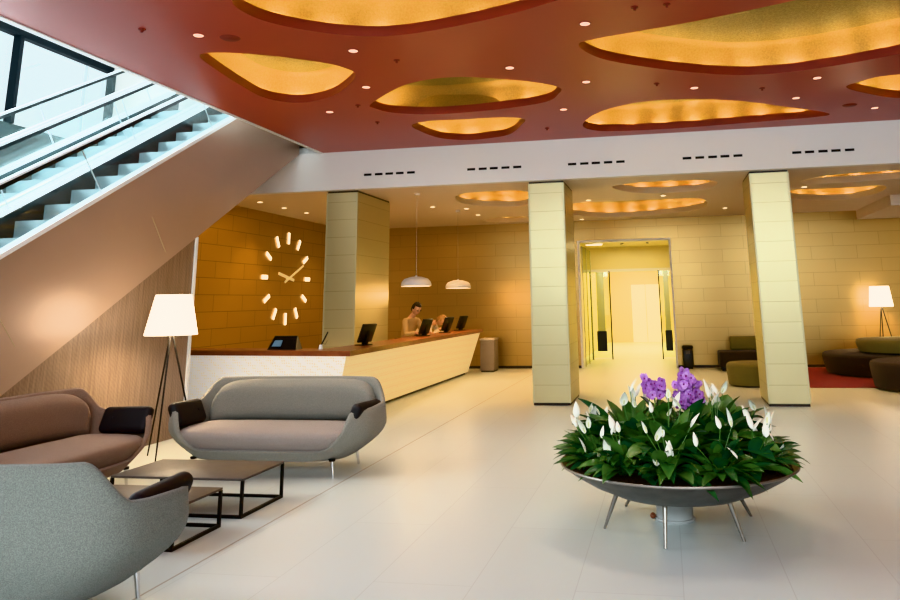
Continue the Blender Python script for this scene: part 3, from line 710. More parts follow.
def sofa(label, loc, rz, shell, seatm, backm):
    t = thing('sofa', label, 'sofa', loc, rz)
    n = 96; m = 9
    bm = B(); th = .045
    outer, inner = [], []
    for j in range(m + 1):
        ro, ri = [], []
        for k in range(n):
            a = 2 * PI * k / n; zt = rim_z(a); z = .15 + (zt - .15) * j / m
            ro.append(bm.verts.new(shell_pt(a, z)))
            ri.append(bm.verts.new(shell_pt(a, max(z, .2), th) if j else shell_pt(a, .2, th)))
        outer.append(ro); inner.append(ri)
    rt = []
    for k in range(n):
        a = 2 * PI * k / n; zt = rim_z(a); p = (shell_pt(a, zt) + shell_pt(a, zt, th)) / 2; p.z += .014; rt.append(bm.verts.new(p))
    def band(a, b):
        for k in range(n): bm.faces.new([a[k], a[(k + 1) % n], b[(k + 1) % n], b[k]])
    for j in range(m): band(outer[j], outer[j + 1])
    band(outer[m], rt); band(rt, inner[m])
    for j in range(m, 0, -1): band(inner[j], inner[j - 1])
    bm.faces.new(outer[0]); bm.faces.new(inner[0])
    obj('shell', bm, shell, t, angle=75)
    # seat cushion
    bm = B(); rings = []
    prof = [(.0, .20, 0.0), (.0, .235, 0), (.012, .30, 0), (.02, .36, .0), (.012, .395, 0), (-.02, .415, 0), (-.09, .428, 0), (-.2, .432, 0)]
    for off, z, _ in prof:
        r = []
        for k in range(n):
            a = 2 * PI * k / n; x, y = se(a, 3.6)
            A, Bb = ext(min(z, .33)); A = A - .062 + off; Bb = Bb - .052 + off
            yy = y * Bb
            if y > 0: yy = min(yy, .26)
            r.append(bm.verts.new((x * A, yy, z)))
        rings.append(r)
    for a, b in zip(rings, rings[1:]):
        for k in range(n): bm.faces.new([a[k], a[(k + 1) % n], b[(k + 1) % n], b[k]])
    bm.faces.new(rings[0]); bm.faces.new(rings[-1])
    obj('seat_cushion', bm, seatm, t, angle=70)
    # back cushion follows inside of shell
    bm = B(); na, nz = 40, 10; A0 = math.radians(121)
    F, Bk = [], []
    for i in range(na + 1):
        a = A0 + (2 * PI - 2 * A0) * i / na; u = 2 * i / na - 1
        col1, col2 = [], []
        edge = (1 - abs(u) ** 4) ** .5 if abs(u) < 1 else 0
        top = min(rim_z(a) - .01, .84); bot = .40
        top = bot + (top - bot) * (.35 + .65 * edge)
        for j in range(nz + 1):
            v = j / nz; z = bot + (top - bot) * v
            puff = .03 + .11 * edge * (1 - (2 * v - 1) ** 4) ** .5
            pb = shell_pt(a, z, th + .004); pf = shell_pt(a, z, th + .004)
            pf.y -= puff; pf.x *= (1 - .03 * edge)
            col1.append(bm.verts.new(pf)); col2.append(bm.verts.new(pb))
        F.append(col1); Bk.append(col2)
    for i in range(na):
        for j in range(nz):
            bm.faces.new([F[i][j], F[i + 1][j], F[i + 1][j + 1], F[i][j + 1]]); bm.faces.new([Bk[i][j], Bk[i][j + 1], Bk[i + 1][j + 1], Bk[i + 1][j]])
    for i in range(na):
        for j in (0, nz): bm.faces.new([F[i][j], F[i + 1][j], Bk[i + 1][j], Bk[i][j]])
    for j in range(nz):
        for i in (0, na): bm.faces.new([F[i][j], F[i][j + 1], Bk[i][j + 1], Bk[i][j]])
    obj('back_cushion', bm, backm, t, angle=70)
    for s in (-1, 1):
        bm = B(); box(bm, -.055, .055, -.29, .25, -.125, .125, .05, 4)
        for v in bm.verts:                      # pinched at the two buttons
            for by in (-.1, .1):
                d = math.hypot(v.co.y - by, v.co.z); v.co.x *= 1 - .25 * math.exp(-(d / .05) ** 2)
        bmesh.ops.transform(bm, matrix=Matrix.Translation((s * .965, -.085, .545)) @ Matrix.Rotation(s * math.radians(24), 4, 'Y') @ Matrix.Rotation(s * math.radians(-4), 4, 'Z'), verts=bm.verts)
        c = obj('arm_cushion', bm, M['leather'], t, angle=60); c['label'] = 'black arm cushion with two buttons'
        for by in (-.1, .1):
            bm = B(); bmesh.ops.create_uvsphere(bm, u_segments=10, v_segments=6, radius=.014)
            bmesh.ops.transform(bm, matrix=Matrix.Translation((s * .965, -.085, .545)) @ Matrix.Rotation(s * math.radians(24), 4, 'Y') @ Matrix.Translation((-s * .056, by, 0)) @ Matrix.Diagonal((.5, 1, 1, 1)), verts=bm.verts)
            obj('button', bm, M['leather'], c)
    for sx in (-1, 1):
        for sy in (-1, 1):
            bm = B(); tube(bm, [(sx * .75, sy * .32, 0), (sx * .73, sy * .31, .155)], [.012, .017], 14); L = obj('leg', bm, M['chrome'], t)
            bm = B(); lathe(bm, [(.03, .145), (.034, .165), (0, .165)], 14, c=(sx * .73, sy * .31, 0)); obj('leg_socket', bm, M['blackmetal'], L)
    return t
sofa('grey sofa with a high rounded back, facing the camera in front of the reception counter', (-3.96, 7.75, 0), 0, M['fab_grey'], M['fab_taupe'], M['fab_grey'])
sofa('brown-lit grey sofa standing against the rippled wall beside the tripod lamp', (-5.36, 6.18, 0), math.radians(90), M['fab_brown_lit'], M['fab_brown_lit'], M['fab_brown_lit'])
sofa('speckled grey sofa in the left foreground, seen from behind', (-3.80, 4.06, 0), math.radians(180), M['fab_shell'], M['fab_brown_lit'], M['fab_brown_lit'])

# ------------------------------------------------------------------ coffee tables
def table(x0, x1, y0, y1, h, label):
    t = thing('coffee_table', label, 'table', ((x0 + x1) / 2, (y0 + y1) / 2, 0)); w, d = (x1 - x0) / 2, (y1 - y0) / 2
    bm = B(); box(bm, -w, w, -d, d, h - .018, h, .003, 2); obj('tabletop', bm, M['tabletop'], t)
    s = .011
    for sx in (-1, 1):
        for sy in (-1, 1):
            bm = B(); box(bm, sx * (w - s) - s, sx * (w - s) + s, sy * (d - s) - s, sy * (d - s) + s, 0, h - .018); obj('leg', bm, M['blackmetal'], t, smooth=False)
    bm = B()
    for sy in (-1, 1): box(bm, -w + 2 * s, w - 2 * s, sy * (d - s) - s, sy * (d - s) + s, 0, 2 * s)
    for sx in (-1, 1): box(bm, sx * (w - s) - s, sx * (w - s) + s, -d + 2 * s, d - 2 * s, 0, 2 * s)
    obj('base_frame', bm, M['blackmetal'], t, smooth=False)
    return t
table(-4.50, -3.33, 5.98, 6.66, .29, 'dark rectangular low table nearer the front-facing grey sofa')
table(-4.56, -3.37, 5.16, 5.76, .275, 'dark rectangular low table nearer the foreground sofa')

# ------------------------------------------------------------------ tripod lamps
def tripod_lamp(loc, s, feet, apex, label, estr, shz=(1.31, 1.75), r=(.30, .185)):
    t = thing('floor_lamp', label, 'lamp', loc)
    bm = B(); lathe(bm, [(r[0], shz[0]), (r[1], shz[1])], 40, cap=False); lathe(bm, [(r[0] - .004, shz[0]), (r[1] - .004, shz[1])], 40, cap=False)
    obj('lamp_shade', bm, M['shade'], t)
    bm = B(); lathe(bm, [(0, shz[1] - .01), (r[1] - .005, shz[1] - .01)], 30, cap=False); obj('shade_top', bm, M['shade'], t)
    for f in feet:
        a = Vector(apex); f = Vector(f)
        bm = B(); tube(bm, [f, a + (a - f) * -.02], [.008, .011], 8); obj('leg', bm, M['blackmetal'], t)
    bm = B(); tube(bm, [(apex[0], apex[1], apex[2] - .03), (apex[0], apex[1], shz[1] - .12)], .012, 8); obj('stem', bm, M['blackmetal'], t)
    bm = B(); bmesh.ops.create_uvsphere(bm, u_segments=16, v_segments=10, radius=.05); bmesh.ops.transform(bm, matrix=Matrix.Translation((apex[0], apex[1], shz[1] - .15)), verts=bm.verts); obj('bulb', bm, M['bulb'], t)
    return t
tripod_lamp((-5.49, 8.10, 0), 1, [(.05, -.18, 0), (-.30, .18, 0), (.28, .22, 0)], (0, 0, 1.38), 'tripod floor lamp with glowing white shade between the two left sofas', 6, r=(.28, .19))
tripod_lamp((4.72, 18.95, 0), 1, [(-.22, -.10, 0), (.26, -.05, 0), (.0, .28, 0)], (0, 0, 1.40), 'tripod floor lamp with glowing shade behind the round seats at the right', 6, shz=(1.34, 1.78), r=(.25, .20))

# ------------------------------------------------------------------ lounge at the right
bm = B(); box(bm, 2.44, 7.6, 15.2, 19.3, 0, .012, .004, 1); o = obj('area_rug', bm, M['rug']); tag(o, 'dark red rug under the round seats at the right', 'rug')
def pouf(name, x, y, z0, r, h, m, label, cat='ottoman'):
    t = thing(name, label, cat, (x, y, z0))
    bm = B(); lathe(bm, [(0, .03), (r * .95, .03), (r * .985, h * .5), (r, h - .06), (r - .015, h - .02), (r - .05, h), (0, h + .01)], 64, cap=False); obj('upholstery', bm, m, t, angle=50)
    bm = B(); lathe(bm, [(0, 0), (r * .9, 0), (r * .9, .03), (0, .03)], 48, cap=False); obj('plinth', bm, M['black'], t)
    return t
pouf('round_seat', 4.60, 17.85, .012, 1.42, .42, M['fab_dark'], 'large dark round seat on the red rug below the green one', 'ottoman')
pouf('round_seat', 4.74, 17.55, .445, .93, .27, M['fab_green'], 'green round seat set on top of the large dark round seat')
pouf('round_seat', 4.45, 15.0, .012, 1.0, .46, M['fab_dark'], 'dark round seat at the right picture edge, nearest the camera')
pouf('round_seat', 1.56, 15.65, 0, .52, .41, M['fab_green'], 'olive green round seat partly hidden behind the right column')
t = thing('bench_seat', 'low brownish upholstered bench with backrest against the back wall behind the right column', 'bench', (1.85, 18.9, 0))
bm = B(); box(bm, -.75, .9, -.4, .3, .08, .42, .04, 3); obj('seat', bm, M['fab_dark'], t)
bm = B(); box(bm, -.45, .9, .16, .4, .42, .72, .04, 3); obj('backrest', bm, M['fab_green'], t)
bm = B(); box(bm, -.7, .85, -.35, .25, 0, .08); obj('plinth', bm, M['black'], t, smooth=False)

# ------------------------------------------------------------------ planter bowl
PX, PY = .01, 6.12
t = thing('planter_bowl', 'wide shallow grey metal planter bowl on five splayed legs', 'planter', (PX, PY, 0))
bm = B()
prof = [(0, .195), (.12, .195), (.30, .212), (.48, .255), (.64, .322), (.77, .395), (.83, .438), (.840, .448), (.832, .453), (.81, .436), (.76, .410), (0, .38)]
lathe(bm, prof, 72, cap=False); obj('bowl', bm, M['bowl'], t, angle=50)
bm = B(); tube(bm, [(.838 * math.cos(a * PI / 36), .838 * math.sin(a * PI / 36), .449) for a in range(72)], .009, 8, closed=True); obj('rim', bm, M['bowl_rim'], t)
for fx, fy, tx, ty in ((-.11, -.49, -.10, -.40), (-.54, -.07, -.44, -.10), (.41, -.27, .33, -.26), (-.42, .57, -.30, .30), (.52, .38, .40, .22)):
    bm = B(); tube(bm, [(fx, fy, 0), (tx, ty, .245)], [.010, .018], 12); obj('leg', bm, M['bowl_rim'], t)
bm = B(); lathe(bm, [(.0, .43), (.2, .435), (.5, .425), (.7, .428), (.79, .437), (.80, .425), (0, .36)], 48, cap=False)
for v in bm.verts: v.co.z += random.uniform(-.006, .008)
o = obj('bark_soil', bm, M['soil'], t); o['label'] = 'brown bark and soil'
t = thing('pedestal', 'short white round pedestal on the floor under the planter bowl', 'pedestal', (-.03, 6.35, 0))
bm = B(); lathe(bm, [(0, 0), (.145, 0), (.15, .01), (.145, .02), (.135, .022), (.135, .19), (0, .19)], 32, cap=False); obj('drum', bm, M['pedestal'], t)
bm = B(); bmesh.ops.create_uvsphere(bm, u_segments=12, v_segments=8, radius=.022); bmesh.ops.transform(bm, matrix=Matrix.Translation((-.16, -.03, .03)), verts=bm.verts); obj('knob', bm, M['wood'], t)

def leaf(bm, base, yaw, L, W, rise, droop, mi=0, petiole=.35):
    """arching lance-shaped leaf with a petiole"""
    d = Vector((math.cos(yaw), math.sin(yaw), 0)); side = Vector((-d.y, d.x, 0))
    N = 11; pts = []
    for i in range(N + 1):
        u = i / N; r = L * (u * math.cos(rise) + .12 * u * u); z = L * (u * math.sin(rise) - droop * u ** 2.4)
        pts.append(Vector(base) + d * r + Vector((0, 0, z)))
    tw = random.uniform(-.5, .5)
    prev = None
    for i, p in enumerate(pts):
        u = i / N
        if u < petiole: w = .004
        else:
            v = (u - petiole) / (1 - petiole); w = W * (math.sin(PI * min(1, v ** .75)) ** .85) * .5 + .0012
        td = (pts[min(i + 1, N)] - pts[max(i - 1, 0)]).normalized()
        nrm = side.cross(td).normalized(); s2 = (side * math.cos(tw) + nrm * math.sin(tw))
        up = td.cross(s2).normalized()
        a = bm.verts.new(p - s2 * w - up * (-w * .28)); b = bm.verts.new(p); c = bm.verts.new(p + s2 * w - up * (-w * .28))
        if prev:
            for q, r in ((0, 1), (1, 2)):
                f = bm.faces.new([prev[q], prev[r], (a, b, c)[r], (a, b, c)[q]]); f.material_index = mi
        prev = (a, b, c)
def spathe_bm(base, yaw, L, W, tilt):
    bm = B(); N = 9; d = Vector((math.cos(yaw) * math.sin(tilt), math.sin(yaw) * math.sin(tilt), math.cos(tilt)))
    side = Vector((-math.sin(yaw), math.cos(yaw), 0)); nn = side.cross(d).normalized()
    prev = None; base = Vector(base)
    for i in range(N + 1):
        u = i / N; w = W * .5 * math.sin(PI * u ** .72) ** .9 + .0008
        cur = []
        for k in range(-2, 3):
            q = k / 2; off = nn * (-(1 - q * q) * w * .55 + .02 * u * u)
            cur.append(bm.verts.new(base + d * (L * u) + side * (w * q) + off))
        if prev:
            for k in range(4): bm.faces.new([prev[k], prev[k + 1], cur[k + 1], cur[k]])
        prev = cur
    return bm, d
def lily(x, y, label, nleaf, Lr, nfl, lean, hmul=1., group=None, fh=(.36, .52)):
    t = thing('peace_lily', label, 'plant', (x, y, .44), 0, group)
    bm = B(); dirang = math.atan2(y - PY, x - PX) if lean else 0
    for k in range(nleaf):
        if lean: yaw = dirang + random.gauss(0, 1.0)
        else: yaw = random.uniform(0, 2 * PI)
        L = random.uniform(*Lr); rise = random.uniform(.35, 1.25) if lean else random.uniform(.7, 1.35)
        leaf(bm, (random.uniform(-.03, .03), random.uniform(-.03, .03), 0), yaw, L, L * random.uniform(.17, .29), rise, random.uniform(.15, .6), mi=random.choice((0, 1, 1, 2)), petiole=random.uniform(.25, .4))
    obj('leaves', bm, [M['leaf'], M['leaf2'], M['leaf3']], t, angle=80)
    for k in range(nfl):
        yaw = (dirang + random.gauss(0, .9)) if lean else random.uniform(0, 2 * PI)
        h = random.uniform(*fh) * hmul; r = random.uniform(.04, .20) if lean else random.uniform(.02, .12)
        b = Vector((math.cos(yaw) * r, math.sin(yaw) * r, h)); 
        L = random.uniform(.07, .14)
        bm, d = spathe_bm(b, random.uniform(0, 2 * PI), L, L * .42, random.uniform(.0, .55))
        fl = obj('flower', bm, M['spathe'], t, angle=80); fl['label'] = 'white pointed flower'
        bm = B(); tube(bm, [(0, 0, 0), (b.x * .45, b.y * .45, h * .55), b + Vector((0, 0, .004))], .0032, 5); obj('flower_stem', bm, M['stem'], fl)
        bm = B(); tube(bm, [b + Vector((0, 0, .012)), b + d * .045], [.005, .004], 6); obj('spadix', bm, M['spadix'], fl)
    return t
names8 = ['right rim', 'back right rim', 'back rim, right part', 'back rim, left part', 'back left rim', 'left rim', 'front left rim', 'front rim, left part', 'front rim, centre', 'front rim, right part', 'front right rim']
for i, nm in enumerate(names8):
    a = 2 * PI * i / 11 + .05
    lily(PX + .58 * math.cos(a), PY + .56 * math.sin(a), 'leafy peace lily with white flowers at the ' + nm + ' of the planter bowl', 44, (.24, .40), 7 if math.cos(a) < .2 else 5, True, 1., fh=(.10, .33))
inner = [(-.30, .02, 'inner left of the bowl'), (.28, -.10, 'inner right of the bowl'), (-.05, -.30, 'middle front of the bowl'), (.32, .25, 'inner back right of the bowl'), (-.32, .28, 'inner back left of the bowl'), (.02, -.02, 'centre of the bowl before the orchids')]
for dx, dy, nm in inner:
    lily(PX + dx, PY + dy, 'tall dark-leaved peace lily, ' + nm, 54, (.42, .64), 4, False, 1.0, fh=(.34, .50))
def orchid(x, y, zt, wx, hz, label, n):
    t = thing('orchid', label, 'plant', (x, y, .44))
    bm = B(); tube(bm, [(0, 0, 0), (.01, 0, .25), (.0, -.01, zt - .44)], .006, 6); tube(bm, [(0, 0, .2), (-wx * .6, -.01, zt - .46)], .004, 6); tube(bm, [(0, 0, .2), (wx * .6, .01, zt - .5)], .004, 6)
    obj('stems', bm, M['stem'], t)
    for k in range(n):
        px, py, pz = max(-1, min(1, random.gauss(0, .5))), random.uniform(-1, .6), max(-1, min(.85, random.gauss(-.1, .5)))
        c = Vector((px * wx, py * .07 - .03, zt - .44 - hz * .45 + pz * hz)); bm = B()
        fy = random.uniform(-2.3, -.8); nrm = Vector((math.cos(fy), math.sin(fy), random.uniform(-.2, .5))).normalized(); u, w = frame_of(nrm)
        rot = random.uniform(0, 2 * PI)
        for q in range(5):
            a = rot + q * 2 * PI / 5; d = u * math.cos(a) + w * math.sin(a); s = nrm.cross(d)
            L = random.uniform(.024, .038); Wd = L * .6
            v = [bm.verts.new(c + d * L * uu + s * Wd * ww * sgn + nrm * (.010 * uu)) for uu, ww, sgn in ((.05, .2, 1), (.45, .9, 1), (.8, .8, 1), (1, .0, 1), (.8, .8, -1), (.45, .9, -1), (.05, .2, -1))]
            bm.faces.new(v)
        f = obj('blossom', bm, M[random.choice(('orchid', 'orchid', 'orchid2'))], t, angle=80)
        bm = B(); bmesh.ops.create_uvsphere(bm, u_segments=6, v_segments=4, radius=.007); bmesh.ops.transform(bm, matrix=Matrix.Translation(c + nrm * .006), verts=bm.verts); obj('heart', bm, M['orchid_c'], f)
    return t
orchid(-.13, 6.16, 1.0, .085, .075, 'purple orchid with the lower, smaller cluster of blossoms, at the left', 42)
orchid(.12, 6.16, 1.01, .09, .14, 'purple orchid with the taller, larger cluster of blossoms, at the right', 80)

# ------------------------------------------------------------------ receptionists
def skin_obj(name, chains, m, parent=None, sub=2):
    """chains: list of lists of (co, radius); first point of later chains may equal an existing point to branch"""
    verts, rad, edges, idx = [], [], [], {}
    roots = []
    for ch in chains:
        prev = None
        for co, r in ch:
            key = tuple(round(c, 4) for c in co)
            if key not in idx:
                idx[key] = len(verts); verts.append(co); rad.append(r)
                if prev is None: roots.append(idx[key])
            i = idx[key]
            if prev is not None and prev != i: edges.append((prev, i))
            prev = i
    me = bpy.data.meshes.new(name); me.from_pydata(verts, edges, []); me.update()
    o = bpy.data.objects.new(name, me); COL.objects.link(o)
    if parent: o.parent = parent
    md = o.modifiers.new('skin', 'SKIN'); md.use_smooth_shade = True; md.branch_smoothing = .6
    if not me.skin_vertices: pass
    sv = me.skin_vertices[0].data
    for i, r in enumerate(rad):
        sv[i].radius = r if isinstance(r, tuple) else (r, r); sv[i].use_root = i in roots
    s = o.modifiers.new('sub', 'SUBSURF'); s.levels = sub; s.render_levels = sub
    me.materials.append(m)
    return o
def head_bm(c, fwd, tilt, r=.105):
    """head with brow, nose, lips, chin and ears; fwd = horizontal facing direction"""
    bm = B(); bmesh.ops.create_uvsphere(bm, u_segments=28, v_segments=20, radius=1)
    for v in bm.verts:
        x, y, z = v.co                                   # +x is the face
        w = 1 - .22 * max(0, -z)                          # jaw narrows
        X, Y, Z = x * .96 * (1 - .10 * max(0, -z)), y * .76 * w, z * 1.22
        if x > .3:
            X += .05 * math.exp(-((z + .62) / .18) ** 2 - (y / .3) ** 2)     # chin
            X += .20 * math.exp(-((z + .12) / .16) ** 2 - (y / .10) ** 2)    # nose
            X += .05 * math.exp(-((z + .40) / .08) ** 2 - (y / .22) ** 2)    # lips
            for s in (-1, 1): X -= .07 * math.exp(-((z - .08) / .12) ** 2 - ((y - s * .36) / .18) ** 2)  # eye sockets
        v.co = Vector((X, Y, Z)) * r
    for s in (-1, 1):
        q = bmesh.ops.create_uvsphere(bm, u_segments=10, v_segments=8, radius=.3 * r)
        for v in q['verts']: v.co = Vector((v.co.x * .75 - .02 * r, v.co.y * .35 + s * .78 * r, v.co.z * 1.1 - .02))
    Mx = Matrix.Translation(c) @ Matrix.Rotation(math.atan2(fwd[1], fwd[0]), 4, 'Z') @ Matrix.Rotation(tilt, 4, 'Y')
    bmesh.ops.transform(bm, matrix=Mx, verts=bm.verts); return bm, Mx
def receptionist(loc, face, bend, label, hair, top, scale=1., longhair=False, reach=.42):
    """face: yaw the body faces (local +x), bend: forward bend of the torso in radians"""
    t = thing('person', label, 'person', loc, face)
    sb, cb = math.sin(bend), math.cos(bend)
    hip = Vector((0, 0, .92)); 
    def tor(h, f=0., s=0.): return Vector((sb * h + cb * f, s, .92 + cb * h - sb * f))
    ch, nk, hd = tor(.33), tor(.48, .01), tor(.56, .05)
    body = [[(tuple(hip), (.155, .115)), (tuple(tor(.17)), (.135, .10)), (tuple(ch), (.155, .11)), (tuple(tor(.45)), (.09, .08)), (tuple(nk), (.052, .055)), (tuple(hd), (.05, .055))]]
    hands = []
    for s in (-1, 1):
        sh = tor(.39, 0, s * .165); el = sh + Vector((.10, s * .06, -.27)); wr = el + Vector((reach * .55, -s * .07, -.02))
        if wr.z < 1.03 - loc[2]: wr.z = 1.05
        hdp = wr + Vector((.07, -s * .005, -.012))
        body.append([(tuple(ch), (.155, .11)), (tuple(sh), .058), (tuple(sh.lerp(el, .5)), .047), (tuple(el), .040), (tuple(el.lerp(wr, .5)), .036), (tuple(wr), .026), (tuple(hdp), (.034, .016))])
        for q, (dy, L) in enumerate(((-.027, .062), (-.009, .074), (.009, .070), (.027, .055))):
            b0 = hdp + Vector((.012, dy * .7, 0)); body.append([(tuple(b0), .0085), (tuple(b0 + Vector((L * .5, dy * .4, .004))), .0082), (tuple(b0 + Vector((L * .95, dy * .5, -.018))), .0065)])
        th = hdp + Vector((-.02, -s * .022, 0)); body.append([(tuple(th), .010), (tuple(th + Vector((.03, -s * .028, -.002))), .009), (tuple(th + Vector((.055, -s * .034, -.01))), .007)])
        kn = Vector((.02, s * .10, .50)); an = Vector((-.03, s * .11, .09))
        body.append([(tuple(hip), (.155, .115)), (tuple(Vector((0, s * .09, .86))), .095), (tuple(Vector((.01, s * .095, .68))), .078), (tuple(kn), .056), (tuple(Vector((-.015, s * .105, .32))), .054), (tuple(an), .036), (tuple(Vector((.0, s * .11, .045))), .038), (tuple(Vector((.13, s * .125, .035))), .034)])
    b = skin_obj('body', body, M['skin'], t)
    hb, Mx = head_bm(tor(.64, .07), (1, 0), bend * .7 + .30, .104)
    h = obj('head', hb, M['skin'], t, angle=80)
    # clothing
    jk = [[(tuple(tor(-.08)), (.185, .15)), (tuple(tor(.17)), (.165, .135)), (tuple(ch), (.175, .14)), (tuple(tor(.44)), (.10, .09))]]
    for s in (-1, 1):
        sh = tor(.39, 0, s * .165); el = sh + Vector((.10, s * .06, -.27)); wr = el + Vector((reach * .55, -s * .07, -.02))
        if wr.z < 1.03 - loc[2]: wr.z = 1.05
        jk.append([(tuple(ch), (.175, .14)), (tuple(sh), .072), (tuple(sh.lerp(el, .5)), .060), (tuple(el), .053), (tuple(el.lerp(wr, .5)), .048), (tuple(el.lerp(wr, .93)), .040)])
    j = skin_obj('jacket', jk, top, t)
    tr = [[(tuple(hip + Vector((0, 0, -.02))), (.160, .122))]]
    tr = []
    for s in (-1, 1):
        tr.append([(tuple(hip), (.160, .12)), (tuple(Vector((0, s * .09, .86))), .105), (tuple(Vector((.01, s * .095, .68))), .088), (tuple(Vector((.02, s * .10, .50))), .070), (tuple(Vector((-.015, s * .105, .32))), .066), (tuple(Vector((-.03, s * .11, .07))), .062)])
    skin_obj('trousers', tr, M['trouser'], t)
    for s in (-1, 1):
        bm = B(); box(bm, -.10, .18, s * .115 - .045, s * .115 + .045, 0, .085, .03, 3); obj('shoe', bm, M['black'], t)
    # hair cap
    bm = B(); bmesh.ops.create_uvsphere(bm, u_segments=28, v_segments=20, radius=1)
    kill = [v for v in bm.verts if (v.co.x > .35 and v.co.z < .52) or (v.co.x > -.15 and v.co.z < -.02) or v.co.z < (-.95 if longhair else -.5)]
    bmesh.ops.delete(bm, geom=kill, context='VERTS')
    for v in bm.verts:
        nz = 1 + .05 * math.sin(v.co.x * 13 + v.co.y * 9) * math.cos(v.co.z * 11)
        v.co = Vector((v.co.x * 1.05 * nz - .03, v.co.y * .90 * nz, v.co.z * (1.34 if not longhair else 1.42) * nz + .02)) * .104
    ge = bmesh.ops.extrude_face_region(bm, geom=list(bm.faces))
    bmesh.ops.scale(bm, vec=(.93, .93, .93), verts=[g for g in ge['geom'] if isinstance(g, bmesh.types.BMVert)])
    bmesh.ops.transform(bm, matrix=Mx, verts=bm.verts)
    obj('hair', bm, hair, t, angle=80)
    # eyes, brows, mouth on the head
    for s in (-1, 1):
        bm = B(); bmesh.ops.create_uvsphere(bm, u_segments=10, v_segments=8, radius=.0105); bmesh.ops.transform(bm, matrix=Mx @ Matrix.Translation((.087, s * .036, .008)), verts=bm.verts); obj('eye', bm, M['black'], h)
        bm = B(); box(bm, .088, .096, s * .034 - .018, s * .034 + .018, .024, .030, .002, 1); bmesh.ops.transform(bm, matrix=Mx, verts=bm.verts); obj('eyebrow', bm, hair, h)
    bm = B(); box(bm, .088, .094, -.022, .022, -.044, -.037, .003, 2); bmesh.ops.transform(bm, matrix=Mx, verts=bm.verts); obj('mouth', bm, M['orchid_c'], h)
    if not longhair:
        bm = B()
        for s in (-1, 1): tube(bm, [Mx @ Vector((.098 - .008 * abs(math.cos(a)) , s * .034 + .021 * math.cos(a), .008 + .015 * math.sin(a))) for a in [k * PI / 6 for k in range(12)]], .0018, 5, closed=True)
        tube(bm, [Mx @ Vector((.10, -.012, .01)), Mx @ Vector((.10, .012, .01))], .0018, 5)
        for s in (-1, 1): tube(bm, [Mx @ Vector((.09, s * .056, .01)), Mx @ Vector((.0, s * .082, .01))], .0018, 5)
        g = obj('glasses', bm, M['black'], t)
    return t
receptionist((-5.10, 15.2, 0), math.radians(-30), .34, 'dark-haired receptionist with glasses in a beige jacket, looking down behind the counter', M['hair'], M['jacket'])
receptionist((-5.55, 17.35, 0), math.radians(-8), .98, 'fair-haired receptionist in a cream top bending low behind a counter monitor', M['hair2'], M['shirt'], longhair=True, reach=.3)

# ------------------------------------------------------------------ lights
def area(name, loc, rot, size, sizey, energy, col, spread=None):
    l = bpy.data.lights.new(name, 'AREA'); l.shape = 'RECTANGLE'; l.size = size; l.size_y = sizey; l.energy = energy; l.color = col
    if spread: l.spread = spread
    o = bpy.data.objects.new(name, l); COL.objects.link(o); o.location = loc; o.rotation_euler = rot; return o
def spot(name, loc, energy, col, angle=100, r=.08, blend=.8):
    l = bpy.data.lights.new(name, 'SPOT'); l.energy = energy; l.color = col; l.spot_size = math.radians(angle); l.spot_blend = blend; l.shadow_soft_size = r
    o = bpy.data.objects.new(name, l); COL.objects.link(o); o.location = loc; return o
def point(name, loc, energy, col, r=.1):
    l = bpy.data.lights.new(name, 'POINT'); l.energy = energy; l.color = col; l.shadow_soft_size = r
    o = bpy.data.objects.new(name, l); COL.objects.link(o); o.location = loc; return o
# daylight from the glass front behind the camera
area('daylight_front', (1, -2.6, 4.0), (math.radians(52), 0, 0), 12, 2.6, 950, (.80, .92, 1))
area('well_bounce_fill', (-9.5, 7.5, 3.2), (0, math.radians(-125), 0), 1.0, 8, 220, (.9, .95, 1))  # added unseen light, imitates daylight bounced up onto the red ceiling
area('daylight_well', (-9.9, 7.5, 5.2), (0, math.radians(-75), 0), 1.2, 9, 520, (.85, .95, 1))
WARM = (1, .64, .29)
for x, y in [(-4.64,15.41),(-4.1,17.2),(-1.4,15.4),(.07,15.2),(2.62,14.82),(1.42,17.8),(-7.5,14.5),(4.9,14.9),(-7.3,17.2),(-3.4, 18.4), (3.6,18.3)]:
    spot('warm_downlight', (x, y, ZL - .03), 100, WARM, 105)
for x, y in [(-3.5, 14.4), (-3.3, 16.6), (-1.0, 17.4), (3.3, 13.6), (-3.2, 12.95)]:  # added spots without fixtures, to warm the floor
    spot('floor_warm_fill', (x, y, ZL - .03), 120, (1, .58, .22), 80)
for x, y in DL + [(-5.2, 10.6), (-4.9, 11.6)]: spot('soft_downlight_and_fill', (x, y, ZC - .03), 48, (1, .86, .7), 110)  # last two positions have no fixture, added to brighten the left column
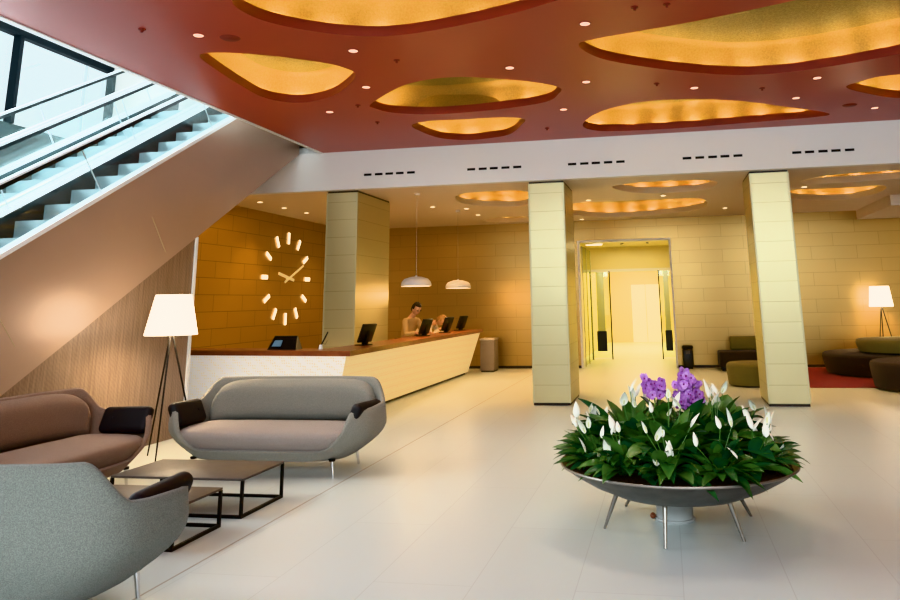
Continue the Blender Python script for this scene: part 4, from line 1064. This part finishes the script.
point('lamp_glow_left', (-5.42, 8.10, 1.53), 34, (1, .78, .5), .14)
point('lamp_glow_right', (4.72, 18.95, 1.57), 60, (1, .70, .36), .14)
point('pendant_glow_near', (-4.33, 13.4, 1.86), 22, WARM, .2)
point('pendant_glow_far', (-4.31, 16.2, 1.86), 22, WARM, .2)
area('hall_light', (-.95, 27, 3.05), (0, 0, 0), 1.6, 6, 230, (1, .83, .45))
area('hall_light_front', (-.95, 21.2, 3.05), (0, 0, 0), 1.6, 2, 35, (1, .83, .45))
area('counter_wash', (-6.6, 13.6, 3.45), (0, 0, 0), 1.5, 1.5, 40, (1, .62, .22))

w = bpy.data.worlds.new('sky'); S.world = w; w.use_nodes = True
bg = w.node_tree.nodes['Background']; bg.inputs[0].default_value = (.82, .92, .96, 1); bg.inputs[1].default_value = 1.25

# ------------------------------------------------------------------ camera
cd = bpy.data.cameras.new('camera'); cam = bpy.data.objects.new('camera', cd); COL.objects.link(cam); S.camera = cam
ya, ti, ro = .185594, .223232, -.0196943
Fw = Vector((-math.sin(ya) * math.cos(ti), math.cos(ya) * math.cos(ti), math.sin(ti)))
r0 = Vector((math.cos(ya), math.sin(ya), 0)); u0 = r0.cross(Fw)
r = r0 * math.cos(ro) + u0 * math.sin(ro); u = -r0 * math.sin(ro) + u0 * math.cos(ro)
mx = Matrix(((r.x, u.x, -Fw.x, 0), (r.y, u.y, -Fw.y, 0), (r.z, u.z, -Fw.z, 1.6), (0, 0, 0, 1)))
cam.matrix_world = mx
cd.sensor_width = 36; cd.lens = 772 / 900 * 36
cd.shift_x = -(513.66 - 450) / 900; cd.shift_y = (126.41 - 300) / 900
cd.clip_start = .05; cd.clip_end = 200
S.view_settings.view_transform = 'Khronos PBR Neutral'
S.view_settings.look = 'None'; S.view_settings.exposure = .52; S.view_settings.gamma = .88
S.cycles.use_denoising = True
S.cycles.max_bounces = 8; S.cycles.diffuse_bounces = 4; S.cycles.transparent_max_bounces = 16
S.cycles.sample_clamp_indirect = 6
